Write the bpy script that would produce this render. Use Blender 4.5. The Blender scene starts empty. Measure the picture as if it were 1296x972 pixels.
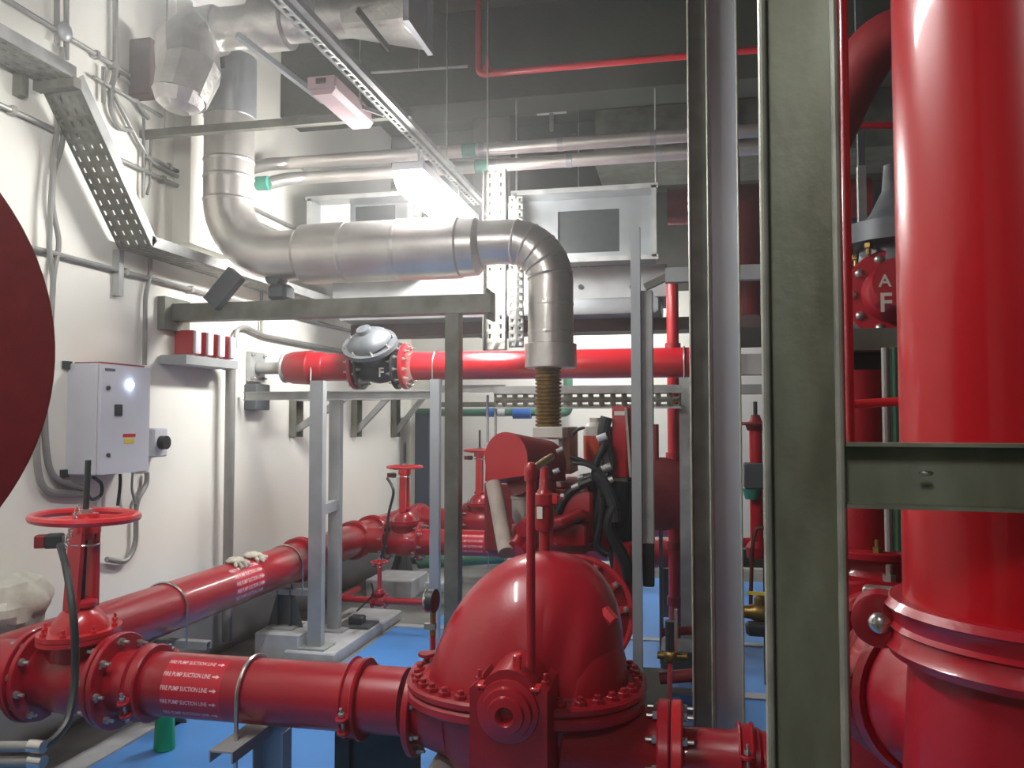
import bpy, math, random
from mathutils import Vector as V, Matrix
random.seed(7)
S = bpy.context.scene
COL = S.collection
PI = math.pi

# ---------------------------------------------------------------- camera
F = 1040.0                                    # focal length in pixels of the 1296 x 972 frame
CAM = V((0, 0, 1.6))
YAW, PITCH = math.radians(12.0), math.atan(44 / F)
cam = bpy.data.objects.new('camera', bpy.data.cameras.new('camera')); COL.objects.link(cam)
cam.location = CAM; cam.rotation_euler = (PI / 2 + PITCH, 0, YAW)
cam.data.sensor_width = 36; cam.data.lens = F / 1296 * 36; cam.data.clip_start = 0.02
S.camera = cam
RM = Matrix.Rotation(YAW, 3, 'Z') @ Matrix.Rotation(PI / 2 + PITCH, 3, 'X')

def ray(x, y): return RM @ V(((x - 648) / F, (486 - y) / F, -1))
def P(x, y, X=None, Y=None, Z=None, d=None):
    r = ray(x, y)
    if X is not None: t = (X - CAM.x) / r.x
    elif Y is not None: t = (Y - CAM.y) / r.y
    elif Z is not None: t = (Z - CAM.z) / r.z
    else: t = d
    return CAM + r * t
def depth(p): return -(RM.transposed() @ (V(p) - CAM)).z
def px(p, n): return n * depth(p) / F          # n pixels at point p, in metres

# ---------------------------------------------------------------- world, view
w = bpy.data.worlds.new('world'); S.world = w; w.use_nodes = True
w.node_tree.nodes['Background'].inputs[0].default_value = (0.55, 0.6, 0.65, 1)
w.node_tree.nodes['Background'].inputs[1].default_value = 0.02
S.view_settings.view_transform = 'Standard'; S.view_settings.look = 'None'
S.view_settings.exposure = 1.4; S.view_settings.gamma = 1.0
S.view_settings.use_curve_mapping = False
HAZE = .022
LAMP = 46.0                                    # strength of all lit battens, the added ones too

# ---------------------------------------------------------------- materials
def lin(c): return tuple(((v / 255) / 12.92 if v / 255 <= .04045 else ((v / 255 + .055) / 1.055) ** 2.4) for v in c) + (1,)
def mat(name, rgb, rough=.5, metal=0.0, var=.12, scale=6.0, bump=0.0, bscale=60.0, coat=0.0, emis=0.0, second=None, trans=0.0, stretch=None):
    m = bpy.data.materials.new(name); m.use_nodes = True
    nt = m.node_tree; N = nt.nodes; L = nt.links; b = N['Principled BSDF']
    b.inputs['Roughness'].default_value = rough; b.inputs['Metallic'].default_value = metal
    b.inputs['Coat Weight'].default_value = coat; b.inputs['Coat Roughness'].default_value = .07
    b.inputs['Transmission Weight'].default_value = trans
    c = lin(rgb)
    tc = N.new('ShaderNodeTexCoord'); mp = N.new('ShaderNodeMapping'); L.new(tc.outputs['Object'], mp.inputs[0])
    if stretch: mp.inputs['Scale'].default_value = stretch
    nz = N.new('ShaderNodeTexNoise'); nz.inputs['Scale'].default_value = scale; nz.inputs['Detail'].default_value = 5
    L.new(mp.outputs[0], nz.inputs['Vector'])
    cr = N.new('ShaderNodeValToRGB'); L.new(nz.outputs['Fac'], cr.inputs[0])
    c2 = lin(second) if second else tuple(v * (1 - 2 * var) for v in c[:3]) + (1,)
    c3 = c if second else tuple(min(1, v * (1 + var)) for v in c[:3]) + (1,)
    cr.color_ramp.elements[0].position = .32; cr.color_ramp.elements[0].color = c2
    cr.color_ramp.elements[1].position = .68; cr.color_ramp.elements[1].color = c3
    L.new(cr.outputs[0], b.inputs['Base Color'])
    if bump:
        n2 = N.new('ShaderNodeTexNoise'); n2.inputs['Scale'].default_value = bscale; n2.inputs['Detail'].default_value = 3
        L.new(tc.outputs['Object'], n2.inputs['Vector'])
        bp = N.new('ShaderNodeBump'); bp.inputs['Strength'].default_value = bump; bp.inputs['Distance'].default_value = .01
        L.new(n2.outputs['Fac'], bp.inputs['Height']); L.new(bp.outputs[0], b.inputs['Normal'])
    if emis:
        b.inputs['Emission Color'].default_value = (1, .98, .95, 1) if name != 'indicator_light' else (.6, .75, 1, 1)
        b.inputs['Emission Strength'].default_value = emis
    return m
M = {}
M['red'] = mat('red_paint', (162, 18, 36), .34, 0, .06, 4, .05, 90, coat=.35)
M['redd'] = mat('red_casting', (154, 18, 31), .36, 0, .08, 6, .12, 140, coat=.3)
M['redb'] = mat('bright_red_paint', (182, 28, 40), .28, 0, .04, 4, coat=.4)
M['disc'] = mat('dark_red_tank_paint', (172, 52, 58), .6, 0, .06, 30, .1, 300)
M['riser'] = mat('glossy_riser_paint', (176, 14, 26), .3, 0, .04, 4, coat=.25)
M['riser'].node_tree.nodes['Principled BSDF'].inputs['Specular IOR Level'].default_value = .25
M['redm'] = mat('matt_red_paint', (140, 34, 40), .6, 0, .08, 30, .1, 300)
M['redo'] = mat('orange_red_enamel', (196, 40, 48), .3, 0, .04, 4, coat=.4)
M['label'] = mat('red_label_film', (196, 30, 48), .3, 0, .02)
M['white'] = mat('white_print', (240, 205, 210), .5, 0, .03)
M['galv'] = mat('galvanised_steel', (174, 176, 174), .45, .35, .12, 9, .08, 120)
M['galvd'] = mat('weathered_galvanised_steel', (132, 134, 124), .5, .3, .2, 7, .1, 60, second=(98, 98, 86))
M['galvo'] = mat('olive_galvanised_steel', (142, 146, 128), .5, .3, .2, 12, .06, 60, second=(98, 98, 80), stretch=(1, 1, .35))
M['wallband'] = mat('grey_wall_band', (132, 132, 134), .7, 0, .08, 4)
M['galvl'] = mat('edge_highlight_steel', (176, 178, 166), .4, .3, .12, 20)  # lighter steel colour paints the light caught by flange edges
M['grey'] = mat('grey_painted_steel', (164, 168, 168), .5, .1, .08)
M['greyd'] = mat('dark_grey_painted_steel', (88, 92, 96), .5, .1, .1)
M['blueg'] = mat('blue_grey_steel', (174, 180, 184), .42, .4, .08, 5, stretch=(1, 1, .3))
M['foil'] = mat('aluminium_foil', (206, 203, 199), .34, .8, .08, 8, .5, 22)
M['foil2'] = mat('aluminium_cladding', (204, 200, 195), .34, .78, .07, 5, .25, 14)
M['alu'] = mat('sheet_aluminium', (170, 175, 178), .35, .7, .08, 4, .1, 20)
M['tape'] = mat('teal_tape', (60, 140, 120), .5)
M['brass'] = mat('brass', (150, 124, 70), .4, .8, .15, 30)
M['iron'] = mat('black_iron', (52, 56, 58), .4, .2, .1, 20)
M['ironl'] = mat('grey_cast_iron', (98, 102, 106), .45, .2, .1, 20)
M['black'] = mat('black_rubber', (24, 24, 26), .5)
M['dark'] = mat('dark_matt_fill', (30, 30, 30), .8)
M['chrome'] = mat('zinc_plated_steel', (205, 205, 200), .25, .9, .05)
M['bolt'] = mat('zinc_bolt', (190, 188, 182), .3, .8, .08)
M['wall'] = mat('cream_wall_paint', (232, 231, 222), .75, 0, .02, 1.5, .04, 200)
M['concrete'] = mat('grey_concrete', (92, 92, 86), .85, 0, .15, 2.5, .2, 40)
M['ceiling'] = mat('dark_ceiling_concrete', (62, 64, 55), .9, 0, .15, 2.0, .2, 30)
M['plinth'] = mat('pale_plinth_concrete', (182, 184, 186), .8, 0, .1, 8, .1, 60)
M['floorg'] = mat('grey_floor_concrete', (140, 140, 136), .8, 0, .2, 3, .1, 60, second=(92, 92, 90))
M['blue'] = mat('blue_floor_paint', (82, 148, 222), .42, 0, .06, 2.0, .05, 50)
M['panel'] = mat('light_grey_enamel', (196, 198, 206), .4, 0, .02)
M['pink'] = mat('pinkish_plastic', (205, 178, 182), .45, 0, .03)
M['lamp'] = mat('lit_diffuser', (255, 255, 255), .5, emis=LAMP)
M['ind'] = mat('indicator_light', (220, 230, 255), .4, emis=14)
M['cream'] = mat('cream_wrap', (176, 164, 154), .7, 0, .1, 12, .2, 80)
M['offw'] = mat('off_white_sheet', (222, 222, 212), .5, 0, .04)
M['tan'] = mat('tan_sheet', (176, 140, 104), .55, 0, .15, 20)
M['green'] = mat('green_plastic', (20, 160, 105), .3, 0, .05)
M['pgreen'] = mat('green_pipe', (70, 120, 96), .4, 0, .08)
M['pblue'] = mat('blue_fitting', (50, 110, 190), .4, 0, .08)
M['orange'] = mat('orange_coolant', (222, 84, 50), .4, 0, .05)
M['yellow'] = mat('yellow_sticker', (225, 205, 70), .5)
M['copper'] = mat('copper_tube', (110, 60, 56), .4, .5)
M['glove'] = mat('cotton_glove', (205, 198, 182), .9, 0, .12, 40, .4, 200)
M['bag'] = mat('pale_plastic_bag', (196, 196, 184), .4, 0, .1, 14, .4, 18)
M['navy'] = mat('dark_blue_steel', (66, 74, 92), .5, .1, .1)
M['conduit'] = mat('grey_conduit', (150, 150, 146), .45, .35, .06)
M['brown'] = mat('brown_box_paint', (84, 66, 62), .6)

# ---------------------------------------------------------------- mesh builder
def basis(a):
    a = V(a).normalized()
    h = V((0, 0, 1)) if abs(a.z) < .9 else V((1, 0, 0))
    u = h.cross(a).normalized(); return a, u, a.cross(u).normalized()
class MB:
    def __init__(s): s.v = []; s.f = []; s.m = []
    def add(s, vs, fs, mi=0):
        o = len(s.v); s.v += [V(p) for p in vs]; s.f += [[i + o for i in f] for f in fs]; s.m += [mi] * len(fs); return s
    def box(s, c, size, rot=None, mi=0, bev=0):
        c = V(c); hx, hy, hz = (k / 2 for k in size)
        if bev:
            b = min(bev, hx * .9, hy * .9, hz * .9)
            pr = []
            for sx, sy in ((1, 1), (-1, 1), (-1, -1), (1, -1)):
                cs = [(sx * hx, sy * (hy - b)), (sx * (hx - b), sy * hy)]
                if sx * sy < 0: cs.reverse()
                pr += cs
            rings = [(-hz, 1 - b / max(hx, hy)), (-hz + b, 1), (hz - b, 1), (hz, 1 - b / max(hx, hy))]
            vs = []
            for z, k in rings: vs += [V((x * (k if z in (-hz, hz) else 1), y * (k if z in (-hz, hz) else 1), z)) for x, y in pr]
            fs = [[j * 8 + i, j * 8 + (i + 1) % 8, (j + 1) * 8 + (i + 1) % 8, (j + 1) * 8 + i] for j in range(3) for i in range(8)]
            fs += [list(range(7, -1, -1)), [24 + i for i in range(8)]]
        else:
            vs = [V((x * hx, y * hy, z * hz)) for z in (-1, 1) for y in (-1, 1) for x in (-1, 1)]
            fs = [[0, 2, 3, 1], [4, 5, 7, 6], [0, 1, 5, 4], [2, 6, 7, 3], [0, 4, 6, 2], [1, 3, 7, 5]]
        if rot is not None: vs = [rot @ p for p in vs]
        return s.add([c + p for p in vs], fs, mi)
    def bar(s, p0, p1, wd, ht, mi=0):                      # box beam from p0 to p1, ht roughly vertical
        p0, p1 = V(p0), V(p1); a = (p1 - p0); l = a.length; a.normalize()
        up = V((0, 0, 1)) if abs(a.z) < .95 else V((0, 1, 0))
        sd = a.cross(up).normalized(); up = sd.cross(a).normalized()
        r = Matrix((sd, a, up)).transposed()
        return s.box((p0 + p1) / 2, (wd, l, ht), r, mi)
    def lathe(s, o, axis, prof, n=24, mi=0, a0=0):
        o = V(o); a, u, w_ = basis(axis); vs = []; fs = []
        for t, r in prof:
            for i in range(n):
                an = a0 + 2 * PI * i / n; vs.append(o + a * t + (u * math.cos(an) + w_ * math.sin(an)) * max(r, 1e-5))
        k = len(prof)
        for j in range(k - 1):
            for i in range(n): fs.append([j * n + i, j * n + (i + 1) % n, (j + 1) * n + (i + 1) % n, (j + 1) * n + i])
        if prof[0][1] > 1e-4: fs.append(list(range(n - 1, -1, -1)))
        if prof[-1][1] > 1e-4: fs.append([(k - 1) * n + i for i in range(n)])
        return s.add(vs, fs, mi)
    def cyl(s, p0, p1, r, n=24, r2=None, mi=0):
        p0, p1 = V(p0), V(p1); return s.lathe(p0, p1 - p0, [(0, r), ((p1 - p0).length, r if r2 is None else r2)], n, mi)
    def disc(s, c, axis, r, t, n=32, b=.15, mi=0):           # bevelled disc centred on c
        k = min(b * t, r * .2); return s.lathe(c, axis, [(-t / 2, r - k), (-t / 2 + k, r), (t / 2 - k, r), (t / 2, r - k)], n, mi)
    def tube(s, pts, r, n=10, fillet=0.0, seg=5, mi=0):
        pts = [V(p) for p in pts]
        if fillet and len(pts) > 2:
            q = [pts[0]]
            for a, b, c in zip(pts, pts[1:], pts[2:]):
                l = min(fillet, (a - b).length * .48, (c - b).length * .48)
                s0 = b + (a - b).normalized() * l; s1 = b + (c - b).normalized() * l
                for i in range(seg + 1):
                    t = i / seg; q.append(s0 * (1 - t) ** 2 + b * 2 * t * (1 - t) + s1 * t * t)
            q.append(pts[-1]); pts = q
        vs = []; fs = []; T = []
        for i in range(len(pts)):
            a = pts[max(i - 1, 0)]; b = pts[min(i + 1, len(pts) - 1)]; T.append((b - a).normalized())
        _, u, _w = basis(T[0])
        for i, p in enumerate(pts):
            u = (u - T[i] * u.dot(T[i])).normalized(); w_ = T[i].cross(u)
            rr = r[i] if isinstance(r, (list, tuple)) else r
            for j in range(n): an = 2 * PI * j / n; vs.append(p + (u * math.cos(an) + w_ * math.sin(an)) * rr)
        for i in range(len(pts) - 1):
            for j in range(n): fs.append([i * n + j, i * n + (j + 1) % n, (i + 1) * n + (j + 1) % n, (i + 1) * n + j])
        fs.append(list(range(n - 1, -1, -1))); fs.append([(len(pts) - 1) * n + j for j in range(n)])
        return s.add(vs, fs, mi)
    def torus(s, c, axis, R, r, n=32, k=10, mi=0):
        c = V(c); a, u, w_ = basis(axis); vs = []; fs = []
        for i in range(n):
            an = 2 * PI * i / n; d = u * math.cos(an) + w_ * math.sin(an)
            for j in range(k): b = 2 * PI * j / k; vs.append(c + d * (R + r * math.cos(b)) + a * r * math.sin(b))
        for i in range(n):
            for j in range(k): fs.append([i * k + j, ((i + 1) % n) * k + j, ((i + 1) % n) * k + (j + 1) % k, i * k + (j + 1) % k])
        return s.add(vs, fs, mi)
    def sphere(s, c, r, n=16, mi=0):
        sc = V(r) if not isinstance(r, (int, float)) else V((r, r, r)); c = V(c); k = n // 2; vs = []; fs = []
        for j in range(k + 1):
            th = PI * j / k
            for i in range(n): ph = 2 * PI * i / n; vs.append(c + V((sc.x * math.sin(th) * math.cos(ph), sc.y * math.sin(th) * math.sin(ph), sc.z * math.cos(th))))
        for j in range(k):
            for i in range(n): fs.append([j * n + i, (j + 1) * n + i, (j + 1) * n + (i + 1) % n, j * n + (i + 1) % n])
        return s.add(vs, fs, mi)
    def prism(s, poly, o, u, v, w_, mi=0):                  # poly in (u,v) extruded by vector w_
        o, u, v, w_ = V(o), V(u), V(v), V(w_); n = len(poly)
        vs = [o + u * a + v * b for a, b in poly] + [o + u * a + v * b + w_ for a, b in poly]
        fs = [[i, (i + 1) % n, n + (i + 1) % n, n + i] for i in range(n)] + [list(range(n - 1, -1, -1)), list(range(n, 2 * n))]
        return s.add(vs, fs, mi)
    def chan(s, p0, p1, wd, fl, face, t=.006, mi=0):          # C channel: web wd wide, flanges fl deep pointing along face
        p0, p1, face = V(p0), V(p1), V(face).normalized(); a = (p1 - p0).normalized()
        face = (face - a * face.dot(a)).normalized(); u = a.cross(face).normalized(); h = wd / 2
        poly = [(-h, 0), (h, 0), (h, fl), (h - t, fl), (h - t, t), (-h + t, t), (-h + t, fl), (-h, fl)]
        return s.prism(poly, p0, u, face, p1 - p0, mi)
    def perf(s, o, u, v, L, W, pu, pv, hu, hv, mi=0, off=True): # sheet with real slots
        o, u, v = V(o), V(u).normalized(), V(v).normalized(); nu = max(1, int(L / pu)); nv = max(1, int(W / pv)); pu = L / nu; pv = W / nv
        for i in range(nu):
            for j in range(nv):
                a0, a1 = i * pu, (i + 1) * pu; b0, b1 = j * pv, (j + 1) * pv
                c0, c1 = a0 + (pu - hu) / 2, a0 + (pu + hu) / 2; d0, d1 = b0 + (pv - hv) / 2, b0 + (pv + hv) / 2
                pts = [(a0, b0), (a1, b0), (a1, b1), (a0, b1), (c0, d0), (c1, d0), (c1, d1), (c0, d1)]
                s.add([o + u * a + v * b for a, b in pts], [[0, 1, 5, 4], [1, 2, 6, 5], [2, 3, 7, 6], [3, 0, 4, 7]], mi)
        return s
    def build(s, name, material, parent=None, ang=35, solid=0):
        base = WL.get(parent.name, V((0, 0, 0))) if parent else V((0, 0, 0))
        me = bpy.data.meshes.new(name)
        if parent is None:
            mn = V((min(p.x for p in s.v), min(p.y for p in s.v), min(p.z for p in s.v))); mx = V((max(p.x for p in s.v), max(p.y for p in s.v), max(p.z for p in s.v)))
            base = V(((mn.x + mx.x) / 2, (mn.y + mx.y) / 2, mn.z))
        me.from_pydata([tuple(p - base) for p in s.v], [], s.f)
        ms = material if isinstance(material, (list, tuple)) else [material]
        for k in ms: me.materials.append(M[k])
        for p, k in zip(me.polygons, s.m): p.material_index = k
        me.polygons.foreach_set('use_smooth', [True] * len(me.polygons)); me.update()
        import bmesh
        bm = bmesh.new(); bm.from_mesh(me); bmesh.ops.remove_doubles(bm, verts=bm.verts, dist=1e-5); bmesh.ops.recalc_face_normals(bm, faces=bm.faces); bm.to_mesh(me); bm.free()
        me.set_sharp_from_angle(angle=math.radians(ang))
        o = bpy.data.objects.new(name, me); COL.objects.link(o)
        if parent: o.parent = parent
        else: o.location = base
        WL[o.name] = base
        if solid:
            md = o.modifiers.new('solid', 'SOLIDIFY'); md.thickness = solid
        return o
WL = {}
def tag(o, label, cat, group=None, kind=None):
    o['label'] = label; o['category'] = cat
    if group: o['group'] = group
    if kind: o['kind'] = kind
    return o
def thing(name, label, cat, base, group=None):
    o = bpy.data.objects.new(name, None); COL.objects.link(o); o.location = V(base); o.empty_display_size = .05
    WL[o.name] = V(base); return tag(o, label, cat, group)
def struct(o): o['kind'] = 'structure'; return o
BM = {}
def bolts(parent, c, axis, R, n, s, m='bolt', a0=0, dome=False, length=1.0, name='bolt', arc=None):
    """n hexagon bolts in a circle of radius R, one object each"""
    c = V(c); a, u, w_ = basis(axis); base = WL[parent.name]
    key = (m, dome, length)
    if key not in BM:
        b = MB()
        if dome: b.lathe((0, 0, 0), (0, 0, 1), [(0, 1), (.25, 1), (.55, .8), (.75, .4), (.8, 0)], 14)
        else: b.lathe((0, 0, 0), (0, 0, 1), [(0, 1), (length, 1), (length + .1, .85)], 6).lathe((0, 0, length), (0, 0, 1), [(0, .5), (length + .5, .5), (length + .6, .4)], 8)
        o = b.build('bolt', m); BM[key] = o.data; bpy.data.objects.remove(o)
    rot = a.to_track_quat('Z', 'Y')
    for i in range(n):
        an = a0 + 2 * PI * i / n
        p = c + (u * math.cos(an) + w_ * math.sin(an)) * R
        if arc and not arc(p): continue
        o = bpy.data.objects.new(name, BM[key]); COL.objects.link(o); o.parent = parent
        o.location = p - base; o.rotation_mode = 'QUATERNION'; o.rotation_quaternion = rot; o.scale = (s, s, s)
def text_on(parent, s, size, fn, m='white', name='lettering', thick=0):
    """flat print: 2D letter outlines mapped onto a surface by fn(x, y)"""
    cu = bpy.data.curves.new('t', 'FONT'); cu.body = s; cu.size = size; cu.resolution_u = 2
    cu.align_x = 'CENTER'; cu.align_y = 'CENTER'; cu.offset = size * .018
    ob = bpy.data.objects.new('t', cu); COL.objects.link(ob); bpy.context.view_layer.update()
    me = bpy.data.meshes.new_from_object(ob.evaluated_get(bpy.context.evaluated_depsgraph_get()))
    bpy.data.objects.remove(ob)
    b = MB(); b.add([fn(v.co.x, v.co.y) for v in me.vertices], [list(p.vertices) for p in me.polygons]); return b
# ================================================================ THE SETTING
X0, X1, Y0, Y1, ZC = -3.15, 4.6, -2.2, 9.15, 4.7
struct(MB().box(((X0 + X1) / 2, (Y0 + Y1) / 2, -.1), (X1 - X0 + .4, Y1 - Y0 + .4, .2)).build('floor', 'floorg'))
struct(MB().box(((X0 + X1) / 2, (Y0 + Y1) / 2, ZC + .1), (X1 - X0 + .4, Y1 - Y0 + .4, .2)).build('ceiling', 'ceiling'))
struct(MB().box((X0 - .1, (Y0 + Y1) / 2, ZC / 2), (.2, Y1 - Y0 + .4, ZC)).build('wall_left', 'wall'))
struct(MB().box(((X0 + X1) / 2, Y1 + .1, 1.5), (X1 - X0, .2, 3.0)).build('wall_back', 'wall'))
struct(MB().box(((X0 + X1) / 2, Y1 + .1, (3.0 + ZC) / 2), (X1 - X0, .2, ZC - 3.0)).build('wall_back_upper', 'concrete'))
struct(MB().box((X1 + .1, (Y0 + Y1) / 2, ZC / 2), (.2, Y1 - Y0 + .4, ZC)).build('wall_right', 'concrete'))
struct(MB().box(((X0 + X1) / 2, Y0 - .1, ZC / 2), (X1 - X0, .2, ZC)).build('wall_front', 'concrete'))
struct(MB().box((X0 + .006, (Y0 + Y1) / 2, .25), (.012, Y1 - Y0, .5)).build('wall_band_left', 'wallband'))  # thin grey band over the lower part of the left wall
for k, y in enumerate((3.4, 6.1, 8.6)):
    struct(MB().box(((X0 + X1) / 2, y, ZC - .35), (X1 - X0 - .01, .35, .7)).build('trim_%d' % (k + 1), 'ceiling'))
# pilasters on the left wall
struct(MB().box((X0 + .06, P(240, 240, X=X0).y + .1, 3.7), (.12, .55, 2.0)).build('trim_4', 'wall'))
# blue painted floor slabs with pale raised edges
def slab(x0, x1, y0, y1, h, m, name, label=None):
    return struct(MB().box(((x0 + x1) / 2, (y0 + y1) / 2, h / 2), (x1 - x0, y1 - y0, h), bev=.004).build(name, m))
slab(-2.68, .9, 1.0, 4.9, .012, 'blue', 'floor_paint_near')
slab(-2.2, 1.6, 5.0, 6.02, .012, 'blue', 'floor_paint_middle')
slab(-1.95, 2.2, 6.1, 8.4, .012, 'blue', 'floor_paint_far')
slab(-2.82, -2.68, 1.0, 5.0, .02, 'plinth', 'floor_edge')
slab(-2.68, .9, 4.9, 5.0, .02, 'plinth', 'floor_edge')
slab(-2.2, 1.6, 6.02, 6.1, .02, 'plinth', 'floor_edge')

def plinth(x, y, sx, sy, h, label):
    o = MB().box((x, y, h / 2), (sx, sy, h), bev=.01).build('concrete_plinth', 'plinth'); tag(o, label, 'plinth'); return o

# ================================================================ BUILDERS OF REPEATED THINGS
def flange(parent, c, axis, R, t, r, n, bs, m='red', bm='bolt', side=1, a0=.2, dome=False):
    o = MB().disc(c, axis, R, t, 40).build('flange', m, parent)
    a = V(axis).normalized()
    for sgn in ((side,) if side else (1, -1)):
        bolts(parent, V(c) + a * sgn * t / 2, a * sgn, (R + r) / 2 + .004, n, bs, bm, a0, dome)
    return o
def coupling(c, axis, r, label, lug=(0, -1, 0), w_=.075, group=None, m='red', detail=True):
    """grooved pipe coupling: ribbed ring with two bolt lugs"""
    c = V(c); a = V(axis).normalized(); lug = V(lug); lug = (lug - a * lug.dot(a)).normalized(); side = a.cross(lug)
    t = thing('grooved_coupling', label, 'coupling', c, group)
    h = w_ / 2; e = r * .1
    MB().lathe(c, a, [(-h, r + .002), (-h, r + .012 + e), (-h * .75, r + .016 + e), (-h * .5, r + .008 + e), (h * .5, r + .008 + e), (h * .75, r + .016 + e), (h, r + .012 + e), (h, r + .002)], 40).build('housing', m, t)
    for k in (1, -1):
        b = MB(); p = c + lug * (r + .036) * k
        for q in (1, -1):
            b.lathe(p + side * (q * .026 - .007), side, [(0, .02), (.003, .023), (.011, .023), (.014, .02)], 16)
            b.box(p - lug * .014 * k + side * q * .026, (.03, .03, .014), Matrix((a, lug, side)).transposed())
        b.build('lug', m, t)
        if detail:
            bolts(t, p + side * .036, side, 0, 1, .0125, 'bolt', dome=True); bolts(t, p - side * .036, -side, 0, 1, .0115, 'bolt')
            MB().cyl(p - side * .036, p + side * .036, .006, 8).build('bolt_shank', 'bolt', t)
    return t
def ubolt(c, axis, r, down, label, group=None, rr=.006):
    """rod bent over a pipe, with threaded legs reaching down by `down`"""
    c = V(c); a = V(axis).normalized(); s = a.cross(V((0, 0, 1))).normalized(); R = r + rr; pts = [c + s * R - V((0, 0, down))]
    for i in range(17): an = PI * i / 16; pts.append(c + s * R * math.cos(an) + V((0, 0, R * math.sin(an))))
    pts.append(c - s * R - V((0, 0, down)))
    o = MB().tube(pts, rr, 8).build('u_bolt', 'chrome'); return tag(o, label, 'u-bolt', group)
def gate_valve(c, axis, up, r, hw_h, hw_r, label, body='red', bonnet='red', wheel='redo', stem=.18, switch=None, bn=8, wheel_on=True, dome=False, bs=1.0, fm='red'):
    """flanged rising-stem gate valve; axis = pipe direction, up = stem direction"""
    c = V(c); a = V(axis).normalized(); u = V(up).normalized(); s = a.cross(u).normalized(); L = r * 1.35
    t = thing('gate_valve', label, 'valve', c)
    R3 = Matrix((a, s, u)).transposed()
    MB().lathe(c, a, [(-L, r * 1.02), (-L * .6, r * 1.02), (-L * .35, r * 1.15), (0, r * 1.22), (L * .35, r * 1.15), (L * .6, r * 1.02), (L, r * 1.02)], 32) \
        .lathe(c, u, [(0, r * 1.05), (r * 1.25, r * .95), (r * 1.32, r * 1.1)], 24).build('valve_body', body, t)
    for k in (1, -1): flange(t, c + a * L * k, a, r * 1.5 * (1.1 if bs > 1 else 1), r * .17, r * 1.05, bn, r * .125, fm, 'bolt', 0)
    # bonnet: two bolted oval plates and a rounded neck
    b = MB()
    hx = r * .45 if bs > 1 else 0
    if hx: b.lathe(c + u * r * .9, u, [(0, r * .9), (r * .85, r * .95)], 24)
    for q in (0, 1):
        poly = [(math.cos(2 * PI * i / 28) * r * 1.15 * bs, math.sin(2 * PI * i / 28) * r * (1.5 if bs == 1 else 1.15 * bs)) for i in range(28)]
        b.prism(poly, c + u * (r * (1.3 + .17 * q) + hx), a, s, u * r * .15)
    b.build('bonnet_plate', bonnet, t)
    base = WL[t.name]
    for i in range(8):
        an = 2 * PI * (i + .5) / 8; p = c + a * math.cos(an) * r * 1.0 * bs + s * math.sin(an) * r * (1.33 if bs == 1 else bs) + u * (r * 1.62 + hx)
        bolts(t, p, u, 0, 1, r * .1, 'bolt' if bonnet != 'redo' else 'redo')
    h0 = r * 1.6 + hx
    if dome:
        MB().lathe(c + u * h0, u, [(0, r * .95 * bs), (r * .1, r * .95 * bs), (r * .5, r * .8 * bs), (r * .85, r * .52 * bs), (r * .95, r * .32 * bs), (r * 1.25, r * .3 * bs), (r * 1.3, r * .2)], 28).build('bonnet', bonnet, t)
    else:
        MB().lathe(c + u * h0, u, [(0, r * .9), (r * .25, r * .85), (r * .6, r * .6), (r * .75, r * .36), (r * .8, r * .5), (r * .95, r * .5), (r, r * .3)], 28).build('bonnet', bonnet, t)
    if wheel_on:
        yk = MB()
        for k in (1, -1):
            yk.bar(c + u * (h0 + r * .7) + s * k * r * .46, c + u * (hw_h - .03) + s * k * r * .34, r * .5, r * .2)
        yk.lathe(c + u * (hw_h - .06), u, [(0, r * .5), (.05, r * .5), (.06, r * .32)], 20)
        yk.lathe(c + u * (hw_h - .2 * (hw_h - h0)), u, [(0, r * .3), (.02, r * .3)], 16)
        yk.build('yoke', wheel, t)
        MB().cyl(c + u * h0, c + u * (hw_h + stem), r * .1, 12).build('stem', 'iron', t)
        wl = MB().torus(c + u * hw_h, u, hw_r, hw_r * .085, 40, 8).lathe(c + u * (hw_h - .02), u, [(0, hw_r * .28), (.035, hw_r * .25)], 20)
        for k in range(4):
            an = PI / 4 + k * PI / 2; d = a * math.cos(an) + s * math.sin(an)
            wl.tube([c + u * (hw_h - .005) + d * hw_r * .2, c + u * (hw_h - .012) + d * hw_r * .6, c + u * hw_h + d * hw_r], hw_r * .075, 8)
        wl.build('handwheel', wheel, t)
        MB().lathe(c + u * (hw_h + .012), u, [(0, hw_r * .14), (.018, hw_r * .14)], 6).build('stem_nut', 'bolt', t)
    if switch is not None:
        d = V(switch).normalized(); p = c + u * (hw_h - .085 * hw_r / .18) + d * r * .9; q = hw_r / .18
        r3 = Matrix((d, V((0, 0, 1)).cross(d), V((0, 0, 1)))).transposed()
        sw = MB().box(p, (.06 * q, .07 * q, .05 * q), r3, bev=.006).build('tamper_switch', 'iron', t)
        MB().box(p + d * .045 * q, (.035 * q, .06 * q, .045 * q), r3, bev=.004).build('switch_cover', 'redm', sw)
        MB().torus(c + u * (hw_h - .1 * q), u, r * .48, .004, 24, 6).build('switch_clamp', 'chrome', t)
    return t
def pipe(name, label, pts, r, m='red', fillet=0, group=None, cat='pipe', n=28, seg=8):
    o = MB().tube(pts, r, n, fillet, seg).build(name, m); return tag(o, label, cat, group)
def cable(name, label, pts, r, m='black', cat='cable', group=None):
    o = MB().tube(smooth(pts), r, 8).build(name, m); return tag(o, label, cat, group)
def smooth(pts, k=6):
    pts = [V(p) for p in pts]; q = [pts[0]] + pts + [pts[-1]]; out = []
    for i in range(1, len(q) - 2):
        a, b, c, d = q[i - 1:i + 3]
        for j in range(k):
            t = j / k; out.append(.5 * ((2 * b) + (c - a) * t + (2 * a - 5 * b + 4 * c - d) * t * t + (-a + 3 * b - 3 * c + d) * t ** 3))
    out.append(pts[-1]); return out
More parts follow.
